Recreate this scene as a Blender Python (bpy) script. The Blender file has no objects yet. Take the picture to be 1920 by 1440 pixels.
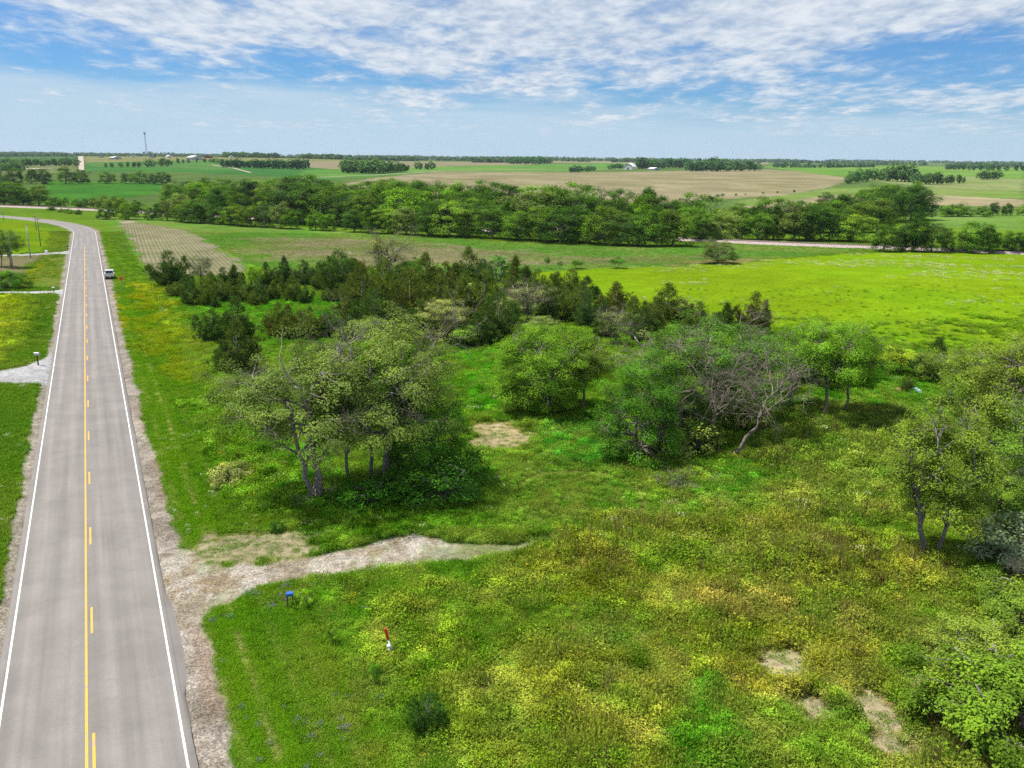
import bpy, math, random
import numpy as np
from mathutils import Matrix, Vector

# ----------------------------------------------------------------- camera, light, exposure
SC = bpy.context.scene
COL = SC.collection
CAM_Z, F_PX, PITCH, ROLL = 24.2, 1590.0, math.radians(14.93), math.radians(0.54)
cam_data = bpy.data.cameras.new("camera")
cam_data.sensor_width = 36.0
cam_data.lens = F_PX / 1920.0 * 36.0
cam_data.clip_start, cam_data.clip_end = 0.5, 40000.0
cam = bpy.data.objects.new("camera", cam_data)
COL.objects.link(cam)
c_f = np.array([0, math.cos(PITCH), -math.sin(PITCH)])
c_r0, c_u0 = np.array([1.0, 0, 0]), np.array([0, math.sin(PITCH), math.cos(PITCH)])
c_r = math.cos(ROLL) * c_r0 + math.sin(ROLL) * c_u0
c_u = math.cos(ROLL) * c_u0 - math.sin(ROLL) * c_r0
m = Matrix.Identity(4)
for i in range(3):
    m[i][0], m[i][1], m[i][2] = c_r[i], c_u[i], -c_f[i]
m[2][3] = CAM_Z
cam.matrix_world = m
SC.camera = cam

SUN_DIR = Vector((-0.46, 0.10, 1.0)).normalized()          # towards the sun
sun_el = math.asin(SUN_DIR.z)
sun_az = math.atan2(SUN_DIR.x, SUN_DIR.y)
sun_data = bpy.data.lights.new("sun", 'SUN')
sun_data.energy, sun_data.angle, sun_data.color = 5.0, math.radians(0.55), (1.0, 0.955, 0.88)
sun = bpy.data.objects.new("sun", sun_data)
sun.rotation_euler = SUN_DIR.to_track_quat('Z', 'Y').to_euler()
sun.location = (0, 0, 200)
COL.objects.link(sun)
SC.view_settings.view_transform = 'Standard'
SC.view_settings.look = 'None'
SC.view_settings.gamma = 1.0
SC.view_settings.exposure = 0.46
SC.view_settings.use_curve_mapping = False
SC.cycles.max_bounces = 3
SC.cycles.diffuse_bounces = 1
SC.cycles.glossy_bounces = 1
SC.cycles.transmission_bounces = 2
SC.cycles.transparent_max_bounces = 4
SC.cycles.volume_bounces = 0
SC.cycles.use_adaptive_sampling = True
SC.cycles.adaptive_threshold = 0.01
SC.cycles.use_denoising = False
SC.cycles.denoiser = 'OPENIMAGEDENOISE'
SC.cycles.denoising_prefilter = 'NONE'
SC.cycles.denoising_input_passes = 'RGB_ALBEDO_NORMAL'
SC.cycles.sample_clamp_indirect = 4.0


class NT:
    """small helper to write node trees"""
    def __init__(self, tree):
        self.t = tree
        tree.nodes.clear()
    def n(self, kind, **kw):
        nd = self.t.nodes.new(kind)
        for k, v in kw.items():
            if k == 'inp':
                for a, b in v.items():
                    sock = nd.inputs[a]
                    if hasattr(b, 'is_output') or b.__class__.__name__.startswith('NodeSocket'):
                        self.t.links.new(b, sock)
                    else:
                        sock.default_value = b
            else:
                setattr(nd, k, v)
        return nd
    def math(self, op, a, b=0.0, c=None, clamp=False):
        nd = self.n('ShaderNodeMath', operation=op, use_clamp=clamp)
        for i, v in enumerate((a, b) if c is None else (a, b, c)):
            if isinstance(v, (int, float)):
                nd.inputs[i].default_value = v
            else:
                self.t.links.new(v, nd.inputs[i])
        return nd.outputs[0]
    def ramp(self, fac, lo, hi, a=0.0, b=1.0):
        nd = self.n('ShaderNodeMapRange', interpolation_type='SMOOTHSTEP')
        for i, v in enumerate((fac, lo, hi, a, b)):
            if isinstance(v, (int, float)):
                nd.inputs[i].default_value = v
            else:
                self.t.links.new(v, nd.inputs[i])
        return nd.outputs[0]
    def mix(self, fac, a, b, mode='MIX'):
        nd = self.n('ShaderNodeMix', data_type='RGBA', blend_type=mode)
        for i, v in ((0, fac), (6, a), (7, b)):
            if isinstance(v, (int, float)):
                nd.inputs[i].default_value = v
            elif isinstance(v, tuple):
                nd.inputs[i].default_value = (*v, 1.0) if len(v) == 3 else v
            else:
                self.t.links.new(v, nd.inputs[i])
        return nd.outputs[2]
    def noise(self, vec, scale, detail=4.0, rough=0.55, dist=0.0, color=False):
        nd = self.n('ShaderNodeTexNoise', inp={'Scale': scale, 'Detail': detail, 'Roughness': rough, 'Distortion': dist})
        if vec is not None:
            self.t.links.new(vec, nd.inputs['Vector'])
        return nd.outputs['Color' if color else 'Fac']
    def link(self, a, b):
        self.t.links.new(a, b)


# ----------------------------------------------------------------- sky with a broken altocumulus deck
world = bpy.data.worlds.new("World")
SC.world = world
world.use_nodes = True
world.cycles.sampling_method = 'MANUAL'
world.cycles.sample_map_resolution = 512
W = NT(world.node_tree)
sky = W.n('ShaderNodeTexSky', sky_type='NISHITA', sun_disc=False)
sky.sun_elevation, sky.sun_rotation = sun_el, sun_az
sky.altitude, sky.air_density, sky.dust_density, sky.ozone_density = 400.0, 1.0, 0.15, 2.0
tc = W.n('ShaderNodeTexCoord')
sp = W.n('ShaderNodeSeparateXYZ', inp={0: tc.outputs['Generated']})
el = W.math('MAXIMUM', sp.outputs[2], 0.0)                       # sine of the elevation
zc = W.math('ADD', el, 0.10)                                     # softened perspective of the cloud deck
u = W.math('DIVIDE', sp.outputs[0], zc)
v = W.math('DIVIDE', sp.outputs[1], zc)
uv = W.n('ShaderNodeCombineXYZ', inp={0: u, 1: W.math('MULTIPLY', v, 0.72), 2: 0.0}).outputs[0]
uvw = W.n('ShaderNodeCombineXYZ', inp={0: u, 1: W.math('MULTIPLY', v, 0.62), 2: 3.7}).outputs[0]
cell = W.noise(uvw, 6.2, 5.0, 0.62, 0.3)
mid = W.noise(uv, 1.15, 3.0, 0.58, 0.5)
big = W.noise(uv, 0.45, 1.0, 0.5, 0.2)
az = W.math('DIVIDE', sp.outputs[0], W.math('MAXIMUM', W.math('ABSOLUTE', sp.outputs[1]), 0.3))
# the deck thickens with height above the horizon and towards the right-hand side of the view
bias = W.math('ADD', W.ramp(el, 0.02, 0.15, -0.145, 0.055), W.math('MULTIPLY', W.ramp(az, -0.65, 0.15), 0.095))
dens = W.math('ADD', W.math('ADD', W.math('MULTIPLY', cell, 0.46), W.math('MULTIPLY', mid, 0.74)), W.math('ADD', W.math('MULTIPLY', big, 0.30), bias))
deck = W.ramp(dens, 0.63, 0.90)
deck = W.math('MULTIPLY', deck, W.ramp(el, 0.012, 0.05, 0.0, 0.92))
# low veil of thin cloud near the horizon, streaked
veil_uv = W.n('ShaderNodeCombineXYZ', inp={0: sp.outputs[0], 1: W.math('MULTIPLY', el, 7.0), 2: 0.0}).outputs[0]
vn = W.noise(veil_uv, 2.6, 3.0, 0.6, 0.3)
veil_top = W.math('ADD', W.math('MULTIPLY', W.math('SUBTRACT', vn, 0.5), 0.11), W.math('ADD', 0.060, W.math('MULTIPLY', az, -0.055)))
veil = W.ramp(W.math('SUBTRACT', veil_top, el), -0.016, 0.018, 0.0, 0.9)
veil = W.math('MULTIPLY', veil, W.ramp(W.noise(veil_uv, 6.0, 3.0, 0.62), 0.25, 0.6, 0.72, 1.0))
hz = W.ramp(el, 0.0, 0.075, 0.80, 0.0)
clear = W.mix(1.0, sky.outputs[0], (0.36, 0.65, 1.0), 'MULTIPLY')
shade = W.ramp(W.math('ADD', W.math('MULTIPLY', cell, 0.50), W.math('ADD', W.math('MULTIPLY', W.noise(uvw, 13.0, 2.0, 0.6), 0.25), W.math('MULTIPLY', mid, 0.25))), 0.38, 0.64)
cl_col = W.mix(shade, (3.9, 4.85, 6.2), (7.3, 7.7, 8.1))
c1 = W.mix(hz, clear, (4.3, 5.95, 7.3))
c2 = W.mix(veil, c1, (4.6, 6.05, 7.3))
c3 = W.mix(deck, c2, cl_col)
bg = W.n('ShaderNodeBackground', inp={'Color': c3, 'Strength': 0.082})
wo = W.n('ShaderNodeOutputWorld')
W.link(bg.outputs[0], wo.inputs['Surface'])

# ----------------------------------------------------------------- noise, terrain, pixel -> ground
def _hash(ix, iy, seed):
    h = (ix.astype(np.int64) * 374761393 + iy.astype(np.int64) * 668265263 + seed * 974634777) & 0xFFFFFFFF
    h = ((h ^ (h >> 13)) * 1274126177) & 0xFFFFFFFF
    return ((h ^ (h >> 16)) & 0xFFFF) / 65535.0

def vnoise(x, y, seed=0):
    ix, iy = np.floor(x), np.floor(y)
    fx, fy = x - ix, y - iy
    fx, fy = fx * fx * (3 - 2 * fx), fy * fy * (3 - 2 * fy)
    a, b = _hash(ix, iy, seed), _hash(ix + 1, iy, seed)
    c, d = _hash(ix, iy + 1, seed), _hash(ix + 1, iy + 1, seed)
    return (a * (1 - fx) + b * fx) * (1 - fy) + (c * (1 - fx) + d * fx) * fy

def fbm(x, y, scale, seed=0, octaves=4):
    """0..1, mean about .5; scale = size of the largest feature in metres"""
    t, amp, tot = 0.0, 1.0, 0.0
    for o in range(octaves):
        t = t + amp * vnoise(x / scale * 2 ** o + 17.3 * o, y / scale * 2 ** o - 9.1 * o, seed + o)
        tot += amp
        amp *= 0.55
    return np.clip((t / tot - 0.5) * 1.6 + 0.5, 0, 1)

def sstep(a, b, x):
    t = np.clip((x - a) / (b - a), 0, 1)
    return t * t * (3 - 2 * t)

_py = np.linspace(-100, 16000, 16101)
_pz = np.interp(_py, [-100, 0, 400, 600, 800, 1200, 2000, 3500, 6000, 9000, 16000], [1.36, 0, -5.6, -7.2, -6.0, -1.0, 4.0, 8.5, 13, 18, 20])
_k = np.hanning(141); _k /= _k.sum()
_pz = np.convolve(np.pad(_pz, 70, mode='edge'), _k, mode='valid')

def tz0(x, y):
    x, y = np.asarray(x, float), np.asarray(y, float)
    z = np.interp(y, _py, _pz)
    z = z + 2.2 * np.exp(-((x - 95) / 60) ** 2 - ((y - 185) / 60) ** 2)
    far = sstep(700, 1600, y)
    z = z + far * (2.5 * np.sin(x / 420 + 0.6) * np.sin(y / 610 + 1.0) + 11.0 * np.exp(-((x + 1000) / 800) ** 2 - ((y - 2500) / 750) ** 2))
    return z

def rays(px, py):
    px, py = np.asarray(px, float), np.asarray(py, float)
    d = c_f[None] * F_PX + (px - 960)[..., None] * c_r[None] - (py - 720)[..., None] * c_u[None]
    return d / np.linalg.norm(d, axis=-1, keepdims=True)

def gp(px, py):
    """ground points under photograph pixels (1920 x 1440)"""
    px, py = np.atleast_1d(np.asarray(px, float)), np.atleast_1d(np.asarray(py, float))
    d = rays(px, py)
    ts = np.geomspace(20, 15500, 500)
    P = ts[None, :, None] * d[:, None, :]
    g = P[..., 2] + CAM_Z - tz0(P[..., 0], P[..., 1])
    below = g < 0
    k = np.where(below.any(1), below.argmax(1), len(ts) - 1)
    lo, hi = ts[np.maximum(k - 1, 0)], ts[k]
    for _ in range(30):
        mid_ = (lo + hi) / 2
        q = d * mid_[:, None]
        neg = q[:, 2] + CAM_Z - tz0(q[:, 0], q[:, 1]) < 0
        hi = np.where(neg, mid_, hi)
        lo = np.where(neg, lo, mid_)
    q = d * hi[:, None]
    return np.stack([q[:, 0], q[:, 1], tz0(q[:, 0], q[:, 1])], -1)

def g1(px, py):
    return gp([px], [py])[0]

def m_per_px(p):
    return float(np.dot(np.array([p[0], p[1], p[2] - CAM_Z]), c_f)) / F_PX

# road centre line: straight towards its vanishing point, then bending left
vp = rays([157.5], [311.0])[0]
rd = np.array([vp[0], vp[1]]) / math.hypot(vp[0], vp[1])
rp0 = g1(170.0, 1430)[:2]
S_CURVE, R_CURVE = 320.0, 262.0
def road_centre(s):
    if s <= S_CURVE:
        return rp0 + rd * s, rd
    a = (s - S_CURVE) / R_CURVE
    a = min(a, 1.05)
    n = np.array([-rd[1], rd[0]])
    c = rp0 + rd * S_CURVE + n * R_CURVE
    p = c + R_CURVE * (-n * math.cos(a) + rd * math.sin(a))
    t = rd * math.cos(a) + n * math.sin(a)
    extra = (s - S_CURVE) - 1.05 * R_CURVE
    return (p + t * extra if extra > 0 else p), t
ROAD_S = np.concatenate([np.arange(-60, S_CURVE, 4.0), np.arange(S_CURVE, S_CURVE + 620, 4.0)])
ROAD_P = np.array([road_centre(s)[0] for s in ROAD_S])
ROAD_T = np.array([road_centre(s)[1] for s in ROAD_S])

def poly_dist(x, y, pts, closed=False):
    """unsigned distance to a polyline, and signed side (right of travel positive)"""
    x, y = np.asarray(x, float), np.asarray(y, float)
    best = np.full(x.shape, 1e12)
    side = np.zeros(x.shape)
    n = len(pts)
    for i in range(n if closed else n - 1):
        a, b = pts[i], pts[(i + 1) % n]
        ex, ey = b[0] - a[0], b[1] - a[1]
        L2 = ex * ex + ey * ey + 1e-9
        t = np.clip(((x - a[0]) * ex + (y - a[1]) * ey) / L2, 0, 1)
        dx, dy = x - a[0] - t * ex, y - a[1] - t * ey
        d2 = dx * dx + dy * dy
        k = d2 < best
        best = np.where(k, d2, best)
        side = np.where(k, ex * dy - ey * dx, side)
    return np.sqrt(best), side

def road_lateral(x, y):
    """signed metres from the road's centre line, right positive"""
    x, y = np.asarray(x, float), np.asarray(y, float)
    n = np.array([rd[1], -rd[0]])
    lat = (x - rp0[0]) * n[0] + (y - rp0[1]) * n[1]
    s = (x - rp0[0]) * rd[0] + (y - rp0[1]) * rd[1]
    far = (s > S_CURVE - 10) & (y < 1200)
    if far.any():
        d, side = poly_dist(x[far], y[far], ROAD_P[ROAD_S > S_CURVE - 24][::3])
        lat = lat.copy()
        lat[far] = np.where(side > 0, -d, d)
    lat = np.where(y >= 1200, 999.0, lat)
    return lat

def poly_sd(x, y, pts):
    """signed distance to a closed polygon, negative inside"""
    d, _ = poly_dist(x, y, pts, True)
    inside = np.zeros(np.shape(x), bool)
    n = len(pts)
    for i in range(n):
        a, b = pts[i], pts[(i + 1) % n]
        c = (a[1] > y) != (b[1] > y)
        with np.errstate(divide='ignore', invalid='ignore'):
            xi = (b[0] - a[0]) * (y - a[1]) / (b[1] - a[1] + 1e-12) + a[0]
        inside ^= c & (x < xi)
    return np.where(inside, -d, d)

ROAD_HALF = 3.64            # to the middle of the white edge lines
def tz(x, y):
    """terrain with the bed under the road cut out"""
    z = tz0(x, y)
    x, y = np.asarray(x, float), np.asarray(y, float)
    lat = np.abs(road_lateral(np.atleast_1d(x), np.atleast_1d(y)))
    cut = 0.16 * (1 - sstep(ROAD_HALF + 0.15, ROAD_HALF + 0.75, lat))
    return z - cut.reshape(np.shape(z))

# ----------------------------------------------------------------- mesh helpers
def new_mesh(name, V, faces, mats=(), face_mat=None, attrs=None, smooth=False, uvless=True):
    """faces: list of integer arrays (n,k); attrs: {name: (type, domain, array)}"""
    V = np.asarray(V, np.float32)
    faces = [np.asarray(f, np.int32) for f in (faces if isinstance(faces, list) else [faces]) if len(f)]
    me = bpy.data.meshes.new(name)
    me.vertices.add(len(V))
    me.vertices.foreach_set('co', V.ravel())
    if faces:
        nl = sum(f.size for f in faces)
        npoly = sum(len(f) for f in faces)
        me.loops.add(nl)
        me.polygons.add(npoly)
        me.loops.foreach_set('vertex_index', np.concatenate([f.ravel() for f in faces]))
        tot = np.concatenate([np.full(len(f), f.shape[1], np.int32) for f in faces])
        start = np.concatenate([[0], np.cumsum(tot)[:-1]]).astype(np.int32)
        me.polygons.foreach_set('loop_start', start)
        if face_mat is not None:
            me.polygons.foreach_set('material_index', np.asarray(face_mat, np.int32))
        me.polygons.foreach_set('use_smooth', np.full(npoly, bool(smooth)))
    me.update(calc_edges=True)
    for k, (typ, dom, arr) in (attrs or {}).items():
        a = me.attributes.new(k, typ, dom)
        key = {'FLOAT': 'value', 'INT': 'value', 'FLOAT_COLOR': 'color', 'FLOAT_VECTOR': 'vector'}[typ]
        a.data.foreach_set(key, np.asarray(arr, np.int32 if typ == 'INT' else np.float32).ravel())
    for mt in mats:
        me.materials.append(mt)
    return me

class MB:
    """collects quads / tris"""
    def __init__(self):
        self.V, self.Q, self.T, self.n = [], [], [], 0
    def add(self, V, quads=None, tris=None):
        V = np.asarray(V, float)
        self.V.append(V)
        if quads is not None and len(quads):
            self.Q.append(np.asarray(quads, int) + self.n)
        if tris is not None and len(tris):
            self.T.append(np.asarray(tris, int) + self.n)
        self.n += len(V)
        return self
    def box(self, c, s, rz=0.0, taper=(1, 1)):
        x, y, z = s[0] / 2, s[1] / 2, s[2] / 2
        tx, ty = taper
        v = np.array([[-x, -y, -z], [x, -y, -z], [x, y, -z], [-x, y, -z], [-x * tx, -y * ty, z], [x * tx, -y * ty, z], [x * tx, y * ty, z], [-x * tx, y * ty, z]])
        if rz:
            ca, sa = math.cos(rz), math.sin(rz)
            v = np.stack([v[:, 0] * ca - v[:, 1] * sa, v[:, 0] * sa + v[:, 1] * ca, v[:, 2]], -1)
        return self.add(v + np.asarray(c), [[0, 3, 2, 1], [4, 5, 6, 7], [0, 1, 5, 4], [1, 2, 6, 5], [2, 3, 7, 6], [3, 0, 4, 7]])
    def tube(self, P, R, sides=6, cap=True):
        P, R = np.asarray(P, float), np.asarray(R, float)
        k = len(P)
        T = np.gradient(P, axis=0)
        T /= np.linalg.norm(T, axis=1, keepdims=True) + 1e-9
        ref = np.where(np.abs(T[:, 2:3]) > 0.9, np.array([[1.0, 0, 0]]), np.array([[0, 0, 1.0]]))
        A = np.cross(T, ref); A /= np.linalg.norm(A, axis=1, keepdims=True) + 1e-9
        B = np.cross(T, A)
        th = np.arange(sides) * 2 * math.pi / sides
        V = P[:, None, :] + R[:, None, None] * (np.cos(th)[None, :, None] * A[:, None] + np.sin(th)[None, :, None] * B[:, None])
        q = []
        i = np.arange(sides)
        j = (i + 1) % sides
        for r in range(k - 1):
            q.append(np.stack([r * sides + i, r * sides + j, (r + 1) * sides + j, (r + 1) * sides + i], -1))
        V = V.reshape(-1, 3)
        tris = None
        if cap:
            V = np.vstack([V, P[0], P[-1]])
            b0, b1 = k * sides, k * sides + 1
            tris = np.concatenate([np.stack([j, i, np.full(sides, b0)], -1), np.stack([(k - 1) * sides + i, (k - 1) * sides + j, np.full(sides, b1)], -1)])
        return self.add(V, np.concatenate(q), tris)
    def prism(self, poly, y0, y1):
        """outline in x,z extruded along y"""
        p = np.asarray(poly, float)
        n = len(p)
        V = np.vstack([np.stack([p[:, 0], np.full(n, y0), p[:, 1]], -1), np.stack([p[:, 0], np.full(n, y1), p[:, 1]], -1)])
        i = np.arange(n); j = (i + 1) % n
        tr = [[0, a, a + 1] for a in range(1, n - 1)] + [[n, n + a + 1, n + a] for a in range(1, n - 1)]
        return self.add(V, np.stack([i, i + n, j + n, j], -1), tr)
    def mesh(self, name, mats=(), **kw):
        return new_mesh(name, np.vstack(self.V), [np.vstack(self.Q) if self.Q else [], np.vstack(self.T) if self.T else []], mats, **kw)

def put(name, me, parent=None, loc=None, kind=None, label=None, cat=None, group=None, color=None, rz=None):
    o = bpy.data.objects.new(name, me)
    COL.objects.link(o)
    if parent is not None:
        o.parent = parent
    if loc is not None:
        o.location = tuple(float(a) for a in loc)
    if rz is not None:
        o.rotation_euler = (0, 0, rz)
    tag(o, kind, label, cat, group)
    if color is not None:
        o.color = (*color[:3], 1.0)
    return o

def tag(o, kind=None, label=None, cat=None, group=None):
    for k, v_ in (('kind', kind), ('label', label), ('category', cat), ('group', group)):
        if v_:
            o[k] = v_
    return o

def thing(name, loc, label, cat, group=None, rz=0.0, scale=1.0):
    o = bpy.data.objects.new(name, None)
    COL.objects.link(o)
    o.empty_display_size = 0.3
    o.location = tuple(float(a) for a in loc)
    o.rotation_euler = (0, 0, rz)
    o.scale = (scale,) * 3 if isinstance(scale, (int, float)) else tuple(scale)
    return tag(o, None, label, cat, group)

# ----------------------------------------------------------------- materials
def plain(name, col, rough=0.6, metal=0.0, vary=0.0, scale=8.0, bump=0.0, spec=0.4):
    mt = bpy.data.materials.new(name)
    mt.use_nodes = True
    N = NT(mt.node_tree)
    out = N.n('ShaderNodeOutputMaterial')
    b = N.n('ShaderNodeBsdfPrincipled', inp={'Roughness': rough, 'Metallic': metal, 'Specular IOR Level': spec})
    if vary > 0:
        tcn = N.n('ShaderNodeTexCoord')
        ns = N.noise(tcn.outputs['Object'], scale, 5.0, 0.6)
        lo = tuple(c * (1 - vary) for c in col)
        hi = tuple(min(1, c * (1 + vary)) for c in col)
        N.link(N.mix(N.ramp(ns, 0.3, 0.7), lo, hi), b.inputs['Base Color'])
        if bump:
            bp = N.n('ShaderNodeBump', inp={'Strength': bump, 'Distance': 0.05, 'Height': ns})
            N.link(bp.outputs[0], b.inputs['Normal'])
    else:
        b.inputs['Base Color'].default_value = (*col, 1)
    N.link(b.outputs[0], out.inputs[0])
    return mt

def leaf_material(name, hue=(1.25, 1.1, 0.6), trans=0.30, use_instancer=False, gain=2.4):
    """leaf colour = object colour (or the instance's colour), each leaf a little different"""
    mt = bpy.data.materials.new(name)
    mt.use_nodes = True
    N = NT(mt.node_tree)
    out = N.n('ShaderNodeOutputMaterial')
    if use_instancer:
        base = N.n('ShaderNodeAttribute', attribute_type='INSTANCER', attribute_name='tcol').outputs['Color']
    else:
        base = N.n('ShaderNodeObjectInfo').outputs['Color']
    va = N.n('ShaderNodeAttribute', attribute_type='GEOMETRY', attribute_name='var').outputs['Fac']
    k = N.ramp(va, 0.0, 1.0, 0.50 * gain, 1.55 * gain)
    c = N.mix(1.0, base, N.n('ShaderNodeCombineXYZ', inp={0: k, 1: k, 2: k}).outputs[0], 'MULTIPLY')
    c = N.mix(N.ramp(va, 0.5, 1.0, 0.0, 0.7), c, N.mix(1.0, c, hue, 'MULTIPLY'))
    d = N.n('ShaderNodeBsdfDiffuse', inp={'Color': c, 'Roughness': 0.5})
    t = N.n('ShaderNodeBsdfTranslucent', inp={'Color': N.mix(1.0, c, (1.15, 1.1, 0.55), 'MULTIPLY')})
    s = N.n('ShaderNodeMixShader', inp={0: trans, 1: d.outputs[0], 2: t.outputs[0]})
    N.link(s.outputs[0], out.inputs[0])
    return mt

M_LEAF = leaf_material('leaf')
M_NEEDLE = leaf_material('cedar_needle', (1.3, 1.0, 0.55), 0.22)
M_TUFT = leaf_material('meadow_blade', (1.08, 1.03, 0.7), 0.30, True, 1.72)
M_BARK = plain('bark', (0.22, 0.195, 0.17), 0.9, vary=0.45, scale=6.0, bump=0.6, spec=0.1)
M_DEAD = plain('dead_wood', (0.19, 0.16, 0.13), 0.9, vary=0.35, scale=4.0, spec=0.1)

# ----------------------------------------------------------------- what covers the ground
def PP(*pts):
    a = np.array(pts, float)
    return gp(a[:, 0], a[:, 1])[:, :2]

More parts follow.
